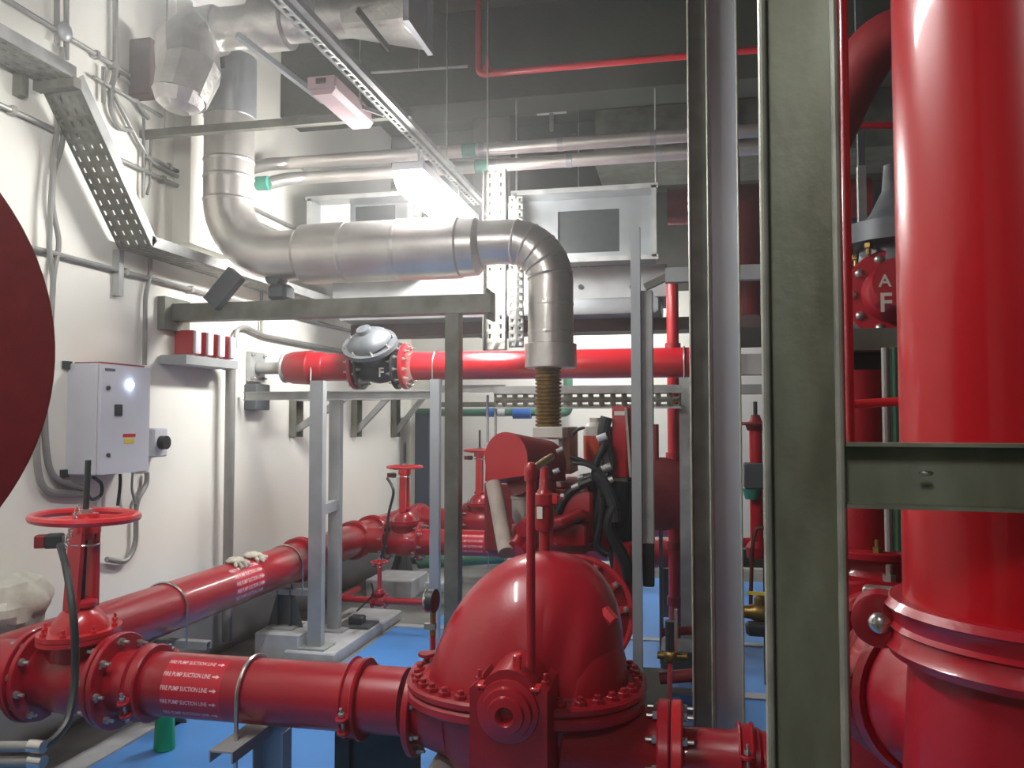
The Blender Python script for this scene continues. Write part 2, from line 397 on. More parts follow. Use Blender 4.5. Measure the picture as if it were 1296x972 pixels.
XA, YA, ZA = V((1, 0, 0)), V((0, 1, 0)), V((0, 0, 1))

# ================================================================ WALL HEADER AND SUCTION LINE
HX, HZ, HR = -2.7, .6, .13
SY, SR = 2.8, .115
SZ = P(300, 872, Y=SY).z
h = thing('header_pipe', 'long dark red header pipe running back along the left wall', 'pipe', (HX, 5, HZ))
MB().cyl((HX, 2.45, HZ), (HX, 8.15, HZ), HR, 40).build('pipe_barrel', 'red', h)
MB().cyl((HX, SY, SZ), (-2.5, SY, SZ), SR + .01, 32).build('branch', 'red', h)
def wrap(cx, cz, r, axis, mid_ang, s0=1):
    """maps flat print onto a horizontal pipe; x along the pipe, y around it"""
    def fn(x, y):
        an = mid_ang + y / r
        n = V((0, -math.cos(an), math.sin(an))) if axis == 'x' else V((math.cos(an), 0, math.sin(an)))
        return V((cx[0], cx[1], cz)) + (XA if axis == 'x' else -YA) * x * s0 + n * (r + .0012)
    return fn
def pipe_label(parent, c, r, axis, width, rows, text, size, mid=0.0, pitch=.3, lead=True):
    fn = wrap(c, c[2], r - .0006, axis, mid, 1 if axis == 'x' else -1)
    n = 16; span = pitch * rows
    b = MB()
    vs = []; fs = []
    for i in range(n + 1):
        yy = (-span / 2 + span * i / n) * r
        vs += [fn(-width / 2, yy), fn(width / 2, yy)]
    fs = [[2 * i, 2 * i + 1, 2 * i + 3, 2 * i + 2] for i in range(n)]
    lab = b.add(vs, fs).build('pipe_label', 'label', parent)
    fn2 = wrap(c, c[2], r + .0004, axis, mid, 1 if axis == 'x' else -1)
    for k in range(rows):
        tb = MB()
        y0 = (k - (rows - 1) / 2) * pitch * r
        g = lambda x, y: fn2(x * .76 - width * .1, y + y0)
        t = text_on(lab, text, size, g); tb.add(t.v, t.f)
        ax = width * .40; q = size * .36
        arrow = [(ax - q * 2, q * .35), (ax, q * .35), (ax, q), (ax + q * 1.6, 0), (ax, -q), (ax, -q * .35), (ax - q * 2, -q * .35)]
        tb.add([fn2(x, y + y0) for x, y in arrow], [list(range(7))])
        tb.build('lettering', 'white', lab)
yl = P(296, 735, X=HX).y
pipe_label(h, (HX, yl, HZ), HR, 'y', .30, 5, 'FIRE PUMP SUCTION LINE', .034, mid=.25, pitch=.33)
for i, (pxx, lb) in enumerate(((379, 'coupling on the header pipe just in front of the paired grey posts'), (447, 'coupling on the header pipe just behind the paired grey posts'), (470, 'farthest coupling on the header pipe before the far valve branch'))):
    coupling((HX, P(pxx, 690, X=HX).y, HZ), YA, HR, lb, lug=(1, 0, 0), detail=i == 0)
# pipe stands of the header
def stand(x, y, topz, r, label, plh=.08, front=.12, plabel=None):
    t = thing('pipe_stand', label, 'pipe support', (x, y, 0))
    MB().chan((x - r - .05, y, topz - r - .03), (x + r + .12, y, topz - r - .03), .05, .04, (0, 0, -1)).build('cross_arm', 'galv', t)
    MB().chan((x, y + .02, plh), (x, y + .02, topz - r - .04), .1, .05, (0, -1, 0)).build('upright', 'greyd', t)
    MB().box((x, y, plh + .006), (.2, .2, .012)).build('base_plate', 'grey', t)
    poly = [(0, 0), (.09, 0), (0, .3)]
    MB().prism(poly, (x + .04, y, plh), XA, ZA, (0, .008, 0)).prism(poly, (x - .04, y, plh), -XA, ZA, (0, .008, 0)).build('gusset', 'greyd', t)
ys1 = P(362, 700, X=HX).y
stand(HX, ys1, HZ, HR, 'grey channel stand with side gussets under the header pipe', plh=.18)
plinth(HX + .03, ys1, .32, .36, .18, 'square pale concrete plinth under the gusseted header stand')
ubolt((HX, ys1 - .02, HZ), YA, HR, HR + .07, 'thin zinc u-bolt over the header pipe near the work gloves')
ys0 = P(211, 760, X=HX).y
stand(HX, ys0, HZ, HR, 'grey channel stand under the header pipe behind the near label', plh=0)
ubolt((HX, ys0 - .02, HZ), YA, HR, HR + .07, 'zinc u-bolt over the header pipe behind the near gate valve')
stand(HX, 7.6, HZ, HR, 'dark stand under the far end of the header pipe')
plinth(HX + .15, 7.6, .8, .5, .08, 'pale concrete block below the far end of the header pipe')

# suction line
sx0, sx1 = -2.0, -.93
st = thing('suction_pipe', 'red suction pipe with white lettering running from gate valve to pump', 'pipe', (-1.5, SY, SZ))
vx = P(98, 880, Y=SY).x
MB().cyl((vx + .15, SY, SZ), (P(515, 890, Y=SY).x, SY, SZ), SR, 48).build('pipe_barrel', 'red', st)
flange(st, (vx + .185, SY, SZ), XA, .178, .022, SR, 8, .014, side=1, a0=.1)
cxl = P(262, 880, Y=SY).x
pipe_label(st, (cxl, SY, SZ), SR, 'x', .235, 5, 'FIRE PUMP SUCTION LINE', .0215, mid=.22, pitch=.42)
gate_valve((vx, SY, SZ), XA, (.03, 0, 1), SR, P(107, 654, Y=SY).z - SZ, .186, 'red rising-stem gate valve with large horizontal handwheel at lower left', bonnet='redo', switch=(-.85, -.5, 0), stem=.22)
# short wide spool on the wall side of the valve
sp = thing('elbow_spool', 'short wide red pipe spool joining the wall header to the near gate valve', 'pipe', (-2.6, SY, SZ))
MB().cyl((-2.56, SY - .02, SZ), (vx - .16, SY - .02, SZ), SR + .02, 36).build('pipe_barrel', 'red', sp)
flange(sp, (vx - .19, SY, SZ), XA, .178, .022, SR, 8, .015, side=-1, a0=.3)
coupling((P(190, 870, Y=SY).x, SY, SZ), XA, SR, 'coupling on the suction pipe next to the near gate valve', lug=(0, -1, -.35), w_=.055)
coupling((P(455, 885, Y=SY).x, SY, SZ), XA, SR, 'coupling on the suction pipe next to the pump inlet', lug=(0, -1, -.3), w_=.055)
ub = P(322, 880, Y=SY)
ubolt((ub.x, SY, SZ), XA, SR, SR + .12, 'thick zinc u-bolt over the suction pipe', rr=.008)
t = thing('pipe_stand', 'grey angle iron stand under the middle of the suction pipe', 'pipe support', (ub.x, SY, 0))
zt = SZ - SR - .02
MB().chan((ub.x, SY - .22, zt), (ub.x, SY + .18, zt), .09, .04, (0, 0, -1)).build('cross_arm', 'galv', t)
MB().chan((ub.x + .06, SY + .06, .01), (ub.x + .06, SY + .06, zt - .01), .12, .07, (0, -1, 0)).build('upright', 'blueg', t)
MB().box((ub.x + .06, SY + .06, .018), (.2, .2, .012)).build('base_plate', 'grey', t)
t = thing('pipe_trestle', 'dark steel frame standing under the suction pipe beside the pump', 'frame', (P(480, 940, Y=3.0).x, 3.0, 0))
q = P(437, 930, Y=3.0).x; q2 = P(520, 930, Y=3.0).x
MB().bar((q, 3.0, .012), (q, 3.0, .42), .06, .06).build('leg', 'iron', t); MB().bar((q2, 3.0, .012), (q2, 3.0, .42), .06, .06).build('leg', 'iron', t)
MB().box(((q + q2) / 2, 3.0, .3), (q2 - q, .02, .26)).build('plate', 'iron', t)
# green plastic cup
c = P(208, 948, Z=.012 )
g = MB().lathe((c.x, c.y, .012), ZA, [(0, .045), (.004, .05), (.2, .042), (.2, .038), (.01, .044), (.01, 0)], 20).build('plastic_sleeve', 'green'); tag(g, 'green plastic sleeve standing on blue floor under the suction pipe', 'sleeve')
# conduits lower left and the flexible tail of the tamper switch
for k, (y0_, lb) in enumerate(((945, 'upper one of two grey conduits at the lower left corner'), (964, 'lower one of two grey conduits at the lower left corner'))):
    a = P(-60, y0_, Y=2.3); b = P(52, y0_, Y=2.3)
    cc = thing('conduit', lb, 'conduit', a); MB().cyl(a, b, .017, 14).build('tube', 'conduit', cc); MB().cyl(b - XA * .04, b + XA * .01, .021, 14).build('end_fitting', 'chrome', cc)
cable('flexible_conduit', 'dark flexible conduit hanging from the near valve switch past its body',
      [P(76, 690, Y=2.62), P(84, 720, Y=2.56), P(93, 780, Y=2.5), P(95, 850, Y=2.48), P(88, 905, Y=2.42), P(72, 932, Y=2.36), P(50, 948, Y=2.3)], .0135, 'iron', 'conduit')
ch = thing('chain', 'short bright chain looped over the near handwheel', 'chain', P(90, 690, Y=SY - .12))
for k in range(11):
    p = P(99 - k * 1.7 + (k % 2) * .8, 642 + k * 5.2, Y=SY - .1 - .006 * k); MB().torus(p, (0, 1, 0) if k % 2 else (1, .3, 0), .011, .0028, 12, 6).build('chain_link', 'chrome', ch)
# crumpled bag by the wall, gloves on the header
def crumple(name, label, cat, c, sc, m, n=26, amp=.35, seed=1):
    rnd = random.Random(seed); b = MB(); b.sphere(c, sc, n)
    ph = [(V((rnd.uniform(-1, 1), rnd.uniform(-1, 1), rnd.uniform(-1, 1))) * rnd.uniform(2, 7), rnd.uniform(0, 6)) for _ in range(9)]
    c = V(c); s_ = V(sc)
    for i, p in enumerate(b.v):
        q = V(((p.x - c.x) / s_.x, (p.y - c.y) / s_.y, (p.z - c.z) / s_.z)); d = sum(abs(math.sin(k.dot(q) + f)) for k, f in ph) / 9 - .5
        b.v[i] = c + V((q.x * s_.x, q.y * s_.y, q.z * s_.z)) * (1 + amp * d * 2)
    o = b.build(name, m, ang=25); return tag(o, label, cat)
pb = P(14, 768, X=X0 + .14)
crumple('plastic_bag', 'crumpled pale plastic bag wedged between header pipe and left wall', 'bag', (X0 + .15, pb.y, pb.z), (.11, .18, .13), 'bag')
gp = P(305, 709, X=HX)
gt = thing('work_gloves', 'pair of crumpled off-white work gloves lying on the header pipe', 'gloves', (HX, gp.y, HZ + HR))
for k in (0, 1):
    cy = gp.y - .1 + .2 * k; b = MB(); b.sphere((HX + .02, cy, HZ + HR + .012), (.055, .06, .022), 16)
    for j in range(5):
        an = -.9 + .45 * j + .4 * k; d = V((math.cos(an) * .8, math.sin(an) * (1 if k else -1), -.12 - .2 * abs(math.cos(an))))
        s0 = V((HX + .02, cy, HZ + HR + .014)); b.tube([s0 + d * .03, s0 + d * .07 + V((0, 0, .006)), s0 + d * (.1 + .01 * (j % 2))], [.012, .011, .008], 8)
    for i, p in enumerate(b.v): b.v[i] = p + V((0, 0, .006 * math.sin(p.x * 190) * math.sin(p.y * 150 + 1)))
    b.build('glove', 'glove', gt)

# ================================================================ FAR BRANCHES FROM THE HEADER
def branch(Y, xe, valve_px, wheel_y, wr, label, plab, r=.105):
    p = thing('branch_pipe', plab, 'pipe', (-1.5, Y, HZ))
    vx = P(valve_px, 650, Y=Y).x
    MB().cyl((HX + HR * .8, Y, HZ), (vx - r * 1.42, Y, HZ), r, 30).build('pipe_stub', 'red', p)
    MB().cyl((vx + r * 1.42, Y, HZ), (xe, Y, HZ), r, 30).build('pipe_barrel', 'red', p)
    gate_valve((vx, Y, HZ), XA, ZA, r, P(valve_px, wheel_y, Y=Y).z - HZ, wr, label, wheel='redo', stem=.2, switch=(-.8, -.4, 0)); return p, vx
b1, v1 = branch(6.45, -.6, 512, 591, .14, 'red gate valve with small handwheel at the far end of the wall header', 'red branch pipe with white label behind the dark box post')
pipe_label(b1, (P(603, 690, Y=6.45).x, 6.45, HZ), .105, 'x', .3, 4, 'FIRE PUMP SUCTION LINE', .024, mid=.1, pitch=.4)
b2, v2 = branch(7.9, .2, 607, 570, .15, 'farthest red gate valve, standing behind the air cleaner', 'farthest red branch pipe along the back wall', r=.11)
coupling((P(625, 658, Y=7.9).x, 7.9, HZ), XA, .11, 'coupling on the farthest branch pipe behind the cream hose', detail=False)
coupling((P(532, 655, Y=7.9).x, 7.9, HZ), XA, .11, 'coupling on the farthest branch pipe left of the dark box post', detail=False)
ubolt((P(622, 685, Y=6.45).x, 6.45, HZ), XA, .105, .16, 'zinc u-bolt over the labelled branch pipe behind the dark box post')
cable('flexible_conduit', 'thin dark flexible conduit hanging from the far valve switch', [P(490, 605, Y=6.3), P(498, 622, Y=6.25), P(492, 650, Y=6.25), P(487, 690, Y=6.25), P(480, 712, Y=6.25)], .011, 'iron', 'conduit')
pg = thing('drain_pipe', 'green pipe lying low behind the dark box post', 'pipe', P(580, 706, Y=7.0))
MB().cyl(P(530, 712, Y=7.0), P(640, 705, Y=7.0), .055, 20).build('tube', 'pgreen', pg)
plinth(P(503, 730, Y=7.2).x, 7.2, .42, .5, .17, 'pale concrete block under the far red gate valve')
# small bore line with its little valve
zs = .27; ysm = 5.75
pipe('small_pipe', 'thin red pipe low above the blue floor left of the pump', [(P(430, 772, Y=ysm).x, ysm + .35, zs), (P(430, 772, Y=ysm).x, ysm, zs), (P(545, 774, Y=ysm).x, ysm, zs)], .024, 'red', .05, n=16)
gate_valve((P(480, 772, Y=ysm).x, ysm, zs), XA, ZA, .038, .28, .062, 'small red gate valve with handwheel above the blue floor', switch=(-1, -.2, 0), stem=.03, bn=4)
t = thing('drain_box', 'small black floor box with grey surround on the plinth by the small valve', 'box', P(451, 785, Z=.1))
q = P(452, 788, Z=.1); MB().box((q.x, q.y, .085), (.26, .22, .02)).build('tray', 'greyd', t); MB().box((q.x, q.y, .12), (.1, .1, .06), bev=.006).build('body', 'iron', t)
cable('cable', 'thin black cable looping from small valve to black floor box', [P(470, 738, Y=5.6), P(472, 752, Y=5.6), P(462, 763, Y=5.6), P(452, 773, Y=5.5)], .007)

# ================================================================ POSTS AND PIPE FRAME (Y 5.3)
t = thing('h_frame_post', 'pair of tall grey posts joined by a short rung standing on a plinth', 'post', (-2.5, 5.5, .08))
pa = P(401, 690, Y=5.15); pb_ = P(424, 690, Y=5.6); ztop = P(401, 482, Y=5.15).z
MB().bar((pa.x, 5.15, .08), (pa.x, 5.15, ztop), .095, .06).build('upright', 'grey', t)
MB().bar((pb_.x, 5.6, .08), (pb_.x, 5.6, P(424, 500, Y=5.6).z), .085, .06).build('upright', 'grey', t)
zr = P(412, 640, Y=5.5).z; MB().bar((pa.x, 5.15, zr), (pb_.x, 5.6, zr), .05, .07).build('rung', 'grey', t)
for x, y in ((pa.x, 5.15), (pb_.x, 5.6)): MB().box((x, y, .086), (.2, .18, .012)).build('base_plate', 'grey', t)
plinth(-2.42, 5.5, .36, .95, .08, 'long pale concrete plinth under the paired grey posts')
plinth(P(452, 790, Z=.0).x + .07, P(452, 790, Z=.0).y, .44, .45, .075, 'low pale concrete plinth carrying the black floor box')
# horizontal rail along X under the red overhead pipe
zrail = P(450, 500, Y=5.3).z
t = thing('frame_rail', 'horizontal galvanised rail below the overhead red pipe at left', 'rail', (-2.2, 5.36, zrail))
MB().chan((X0 + .05, 5.38, zrail), (P(556, 500, Y=5.38).x, 5.38, zrail), .06, .04, (0, -1, 0)).build('channel', 'galv', t)
brk = 0
for pxx, lb in ((370, 'nearest triangular wall bracket below the overhead red pipe'), (447, 'middle triangular wall bracket below the overhead red pipe'), (497, 'farthest triangular wall bracket below the overhead red pipe')):
    yy = P(pxx, 530, X=X0).y; zb = P(pxx, 553, X=X0).z; za = P(pxx, 500, X=X0).z; L = .5 if yy < 7 else .4
    t = thing('wall_bracket', lb, 'bracket', (X0, yy, zb), 'triangular wall brackets')
    MB().chan((X0 + .005, yy, zb), (X0 + .005, yy, za), .13, .06, (1, 0, 0)).build('back_channel', 'galvd', t)
    MB().chan((X0 + .005, yy, za), (X0 + L, yy, za), .06, .05, (0, 0, -1)).build('arm', 'galv', t)
    MB().bar((X0 + .04, yy, zb + .06), (X0 + L - .05, yy, za - .03), .05, .05).build('brace', 'galv', t)
# rack with bright rails at the back of the frame, light grey post 551 and others
def post(pxc, y, wpx, top, label, m='galv', bottom=0.0, dp=.05, name='steel_post', kind='box', plate=True):
    c0 = P(pxc, 600, Y=y); wd = px(c0, wpx); zt = P(pxc, top, Y=y).z if top < 972 else 3
    t = thing(name, label, 'post', (c0.x, y, bottom))
    if kind == 'box': MB().bar((c0.x, y, bottom), (c0.x, y, zt), wd, dp).build('upright', m, t)
    else: MB().chan((c0.x, y, bottom), (c0.x, y, zt), wd, dp, (0, -1, 0), t=.007).build('upright', m, t)
    if plate: MB().box((c0.x, y, bottom + .006), (wd * 2, wd * 2, .012)).build('base_plate', m, t)
    return t
post(551, 5.3, 12, 480, 'slim pale grey post left of the dark box post, under the u-bolt', 'blueg')
post(868, 5.3, 15, 478, 'pale post under the right end of the overhead red pipe', 'galv')
# dark silencer post and beam
SB = 4.55
bz0 = P(218, 401, Y=SB).z; bz1 = P(622, 380, Y=SB).z; bz = (bz0 + bz1) / 2
bx1 = P(624, 380, Y=SB).x
post(574, SB, 18, 392, 'dark weathered box post carrying the silencer beam', 'galvd', dp=.09)
t = thing('silencer_beam', 'long horizontal steel beam from left wall to box post under the silencer', 'beam', ((X0 + bx1) / 2, SB, bz))
MB().box(((X0 + .02 + bx1) / 2, SB, bz), (bx1 - X0 - .02, .11, .105)).build('box_section', 'galvd', t)
MB().box((X0 + .03, SB, bz - .01), (.05, .26, .2)).build('wall_plate', 'galvd', t)
MB().box((bx1 - .03, SB + .06, bz + .0), (.012, .2, .17)).build('end_plate', 'galvd', t)
# ================================================================ OVERHEAD RED PIPE WITH BLACK VALVE
OY = 5.57; OR = .1; oz = P(700, 461, Y=OY).z
t = thing('overhead_pipe', 'straight red pipe running across the room behind the exhaust riser', 'pipe', (-.5, OY, oz))
vxo = P(481, 462, Y=OY).x
MB().cyl((vxo + .26, OY, oz), (P(905, 460, Y=OY).x, OY, oz), OR, 40).build('pipe_barrel', 'redb', t)
flange(t, (vxo + .2, OY, oz), XA, .165, .03, OR, 12, .013, m='redb', side=1)
t = thing('pipe_spool', 'short red spool with tapered elbow left of the black gate valve', 'pipe', (P(400, 463, Y=OY).x, OY, oz))
MB().cyl((P(405, 463, Y=OY).x, OY, oz), (vxo - .1, OY, oz), OR, 32).build('pipe_barrel', 'red', t)
flange(t, (vxo - .18, OY, oz), XA, .165, .03, OR, 12, .012, side=-1)
ex = P(362, 465, Y=OY).x
MB().lathe((ex, OY, oz), XA, [(0, .07), (.02, .105), (.06, .118), (.2, .125), (.22, .112), (.3, .112), (.32, OR)], 32).build('coupling_body', 'redd', t)
MB().torus((ex + .0, OY, oz), XA, .1, .012, 28).build('ring', 'galv', t)
t = thing('wall_stub', 'grey pipe stub bolted to the left wall by a square plate', 'pipe', (X0, OY, oz))
MB().cyl((X0 + .04, OY, oz), (ex, OY, oz), .045, 20).build('tube', 'galv', t)
MB().box((X0 + .02, OY, oz + .01), (.03, .22, .22)).build('wall_plate', 'galv', t); bolts(t, (X0 + .036, OY, oz + .01), XA, .12, 4, .012, a0=PI / 4)
t = MB().box((X0 + .05, OY - .03, P(322, 503, X=X0).z), (.1, .2, .19), bev=.006).build('wall_box', 'greyd'); tag(t, 'dark grey steel block on the wall below the square stub plate', 'bracket')
bv = gate_valve((vxo, OY, oz), XA, (-.2, -.8, 1), .1, .5, .1, 'black gate valve with tilted grey bolted bonnet on the overhead red pipe', body='iron', bonnet='ironl', wheel_on=False, bn=10, dome=True, bs=1.7, fm='iron')
q = P(480, 466, Y=OY - .16); text_on(bv, 'F', .09, lambda x, y: V((q.x + x, OY - .126, q.z - .03 + y))).build('lettering', 'offw', bv)
for pxx, lb in ((402, 'thin u-bolt over the red spool above the paired posts'), (553, 'thin u-bolt over the red pipe above the slim pale post'), (866, 'thin u-bolt at the right end of the overhead red pipe')):
    ubolt((P(pxx, 462, Y=OY).x, OY, oz), XA, OR, .17, lb)
# ================================================================ CONTROL PANEL ON WALL
fx = -2.95; q0 = P(126, 530, X=fx); q1 = P(190, 530, X=fx); zt = P(126, 459, X=fx).z; zb = P(126, 602, X=fx).z
t = thing('control_panel', 'light grey control cabinet with lit white lamp on the left wall', 'control panel', (X0, (q0.y + q1.y) / 2, zb))
cy = (q0.y + q1.y) / 2; wy = q1.y - q0.y; cz = (zt + zb) / 2; hz = zt - zb
MB().box(((X0 + fx) / 2 - .01, cy, cz), (fx - X0 - .02, wy, hz), bev=.006).build('cabinet', 'panel', t)
d_ = MB().box((fx - .008, cy, cz), (.018, wy - .006, hz - .006), bev=.004).build('door', 'panel', t)
def onp(x, y, o=.004): p = P(x, y, X=fx + o); return p
p = onp(165, 487); ind = MB().lathe((fx, p.y, p.z), XA, [(0, .017), (.012, .017), (.018, .013)], 18).build('indicator_lamp', 'ind', d_)
p = onp(150, 519); MB().box((fx + .004, p.y, p.z), (.012, .055, .06), bev=.003).build('display', 'iron', d_)
p = onp(164, 551); MB().box((fx + .002, p.y, p.z), (.003, .1, .018)).build('red_sticker', 'label', d_)
p = onp(164, 558); MB().box((fx + .002, p.y, p.z), (.003, .08, .028)).build('yellow_sticker', 'yellow', d_)
for yy in (491, 576):
    p = onp(137, yy); MB().cyl((fx, p.y, p.z), (fx + .01, p.y, p.z), .011, 12).build('lock', 'iron', d_)
p = onp(140, 468); MB().box((fx + .002, p.y, p.z), (.003, .075, .014)).build('nameplate', 'greyd', d_)
for z_ in (zt - .01, zb + .01): MB().box((X0 + .01, q0.y - .01, z_), (.02, .05, .04)).build('mounting_lug', 'iron', t)
MB().box(((X0 + fx) / 2, cy, zt + .004), (fx - X0 - .04, wy - .06, .008)).build('top_gland', 'redm', t)
pr = P(200, 560, X=X0 + .08)
t = thing('isolator_switch', 'small grey isolator box with black rotary knob right of the control cabinet', 'switch', (X0, pr.y, pr.z))
MB().box((X0 + .05, pr.y, pr.z), (.1, .13, .17), bev=.008).build('housing', 'panel', t)
MB().cyl((X0 + .1, pr.y, pr.z), (X0 + .14, pr.y, pr.z), .04, 18).build('rotary_knob', 'black', t)
# conduits and cables round the panel
def wc(pts, X=X0 + .03): return [P(a, b, X=X) for a, b in pts]
pipe('conduit', 'upper of two grey conduits curving from behind the red disc under the cabinet', wc([(55, 460), (57, 560), (64, 606), (105, 618)]), .017, 'conduit', .12, n=10)
pipe('conduit', 'lower of two grey conduits curving from behind the red disc under the cabinet', wc([(48, 500), (46, 585), (54, 622), (108, 626)]), .017, 'conduit', .12, n=10)
pipe('conduit', 'grey conduit curving from cabinet bottom down to a wall elbow', wc([(186, 598), (186, 612), (172, 635), (172, 690), (160, 712), (135, 708)]), .015, 'conduit', .08, n=10)
cable('cable', 'black cable loop under the left of the control cabinet', wc([(118, 604), (128, 612), (128, 626), (116, 632), (108, 620)], X0 + .08), .009, 'iron')
cable('cable', 'short grey cable dropping from the middle of the cabinet bottom', wc([(152, 600), (152, 615), (149, 640)], X0 + .06), .009, 'iron')
cable('cable', 'thin grey cable joining the conduit under the right of the cabinet', wc([(168, 598), (167, 620), (172, 638)], X0 + .05), .007, 'conduit')
pipe('conduit', 'grey conduit dropping to the top of the control cabinet', wc([(190, 318), (190, 350), (184, 372), (183, 462)]), .014, 'conduit', .05, n=10)
# wall conduits (long ones parallel to the wall, fixed by saddles)
def wallrun(zp, label, r=.013, y0=1.2, y1=9.0, X=X0 + .03, sp=(0,)):
    z = P(zp[0], zp[1], X=X).z; t = thing('conduit', label, 'conduit', (X, (y0 + y1) / 2, z))
    MB().cyl((X, y0, z), (X, y1, z), r, 10).build('tube', 'conduit', t)
    for pxx in sp:
        y = P(pxx, 300, X=X).y; MB().box((X - .005, y, z), (.045, .03, r * 3.2), bev=.004).build('saddle', 'conduit', t)
wallrun((165, 346), 'long grey conduit on left wall passing under the sloping tray foot', sp=(160, 243), y0=2.2)
wallrun((60, 160), 'long grey conduit on left wall crossing behind the sloping tray', sp=(12, 205, 230), y0=2.2)
wallrun((120, 68), 'upper grey conduit on left wall running to the junction box', sp=(80, 117, 138), y0=2.0, y1=P(215, 100, X=X0).y)
wallrun((215, 212), 'grey conduit on left wall behind the exhaust riser', sp=(212,), y0=P(178, 170, X=X0).y)
wallrun((130, 104), 'thin grey conduit on left wall above the sloping tray', sp=(), y0=P(112, 100, X=X0).y, y1=P(200, 120, X=X0).y, r=.01)
pipe('conduit', 'grey conduit bending down the wall into the horizontal strut', wc([(146, -60), (146, 95), (140, 112), (140, 140), (150, 162), (166, 165)]), .016, 'conduit', .06, n=10)
pipe('conduit', 'grey conduit sloping down behind the junction box', wc([(150, 95), (165, 104), (175, 135), (188, 150)]), .013, 'conduit', .05, n=10)
pipe('conduit', 'steep grey conduit right of the sloping tray', wc([(143, 118), (178, 185), (192, 205), (240, 232), (262, 240)]), .012, 'conduit', .05, n=10)
pipe('conduit', 'left of two twisting grey cables down the wall', wc([(78, 60), (82, 120), (80, 180), (67, 220), (66, 262), (76, 308), (68, 345), (64, 420)]), .013, 'conduit', .06, n=8)
pipe('conduit', 'right of two twisting grey cables down the wall', wc([(74, 150), (68, 200), (64, 262), (62, 320), (68, 355), (64, 400)], X0 + .05), .013, 'conduit', .06, n=8)
pipe('conduit', 'pair of vertical grey conduits above the junction knuckle, left one', wc([(72, -80), (72, 55)]), .014, 'conduit', n=10)
pipe('conduit', 'vertical grey conduit above the junction knuckle, right one', wc([(84, -80), (84, 75)]), .014, 'conduit', n=10)
pipe('conduit', 'short vertical conduit between the sloping tray and the strut', wc([(131, 85), (131, 130)]), .012, 'conduit', n=8)
pipe('conduit', 'left of two thin vertical conduits left of the exhaust riser', wc([(182, 150), (181, 250)]), .009, 'conduit', n=8)
pipe('conduit', 'right of two thin vertical conduits left of the exhaust riser', wc([(191, 165), (190, 232), (186, 246)]), .009, 'conduit', n=8)
p = P(82, 40, X=X0 + .05); t = MB().sphere((X0 + .05, p.y, p.z), (.03, .045, .05), 12).build('conduit_knuckle', 'blueg'); tag(t, 'rounded blue-grey conduit box where wall conduits cross', 'junction box')
p = P(185, 88, X=X0 + .1); t = MB().box((X0 + .09, p.y, p.z), (.14, .1, px(p, 72)), bev=.006).build('wall_box', 'brown'); tag(t, 'narrow dark brown box on the wall left of the foil elbow', 'box')
p = P(24, 100, X=X0 + .02); t = MB().box((X0 + .03, p.y, p.z), (.05, .045, .17)).build('tray_bracket', 'galvd'); tag(t, 'short grey strut below the upper wall tray at left', 'bracket')
# ------------------------------------------------ cable tray on the wall
TX0, TX1 = X0 + .06, X0 + .27
t = thing('cable_tray', 'grey perforated cable tray stepping down the left wall', 'cable tray', (TX0, 4, 2.5))
k0 = P(-40, 25, X=TX1); k1 = P(96, 100, X=TX1); k2 = P(192, 312, X=TX1); zlow = k2.z
path = [V((0, 1.9, k1.z)), V((0, k1.y, k1.z)), V((0, k2.y, k2.z)), V((0, 8.9, k2.z))]
for a, b, nm in zip(path, path[1:], ('upper_run', 'sloping_run', 'lower_run')):
    d = (b - a); L = d.length; d.normalize(); nn = d.cross(XA).normalized()
    if nn.z < 0: nn = -nn
    m = MB().perf(V((TX0, a.y, a.z)), d, XA, L, TX1 - TX0, .06, .042, .026, .009)
    m.build(nm, 'galvd', t, solid=.002)
    for x in (TX0, TX1): MB().prism([(0, 0), (.003, 0), (.003, .06), (0, .06)], (x, a.y, a.z), XA, nn, d * L).build('side_rail', 'galv', t)
MB().box(((TX0 + TX1) / 2, k1.y, k1.z - .02), (TX1 - TX0 + .02, .05, .05)).build('tray_joint', 'galvd', t)
ct = thing('tray_cables', 'bundle of grey cables lying in the upper wall tray at the top left', 'cables', (TX0, 2.6, k1.z))
for k in range(6):
    yy = TX0 + .02 + k * .034; pts = [(yy, 1.9, k1.z + .02 + .012 * (k % 2)), (yy, 2.8, k1.z + .03), (yy + .005, k1.y - .03, k1.z + .026), (yy, k1.y + .2, k1.z + .02 - .2 * (k1.z - k2.z) / (k2.y - k1.y))]
    MB().tube(smooth(pts), .014, 8).build('cable', 'conduit', ct)
for pxx in (193, 258):
    pass
p = P(194, 322, X=TX0); MB().bar((X0 + .02, k2.y + .05, k2.z - .26), (X0 + .02, k2.y + .05, k2.z), .05, .04).build('tray_leg', 'galv', t)
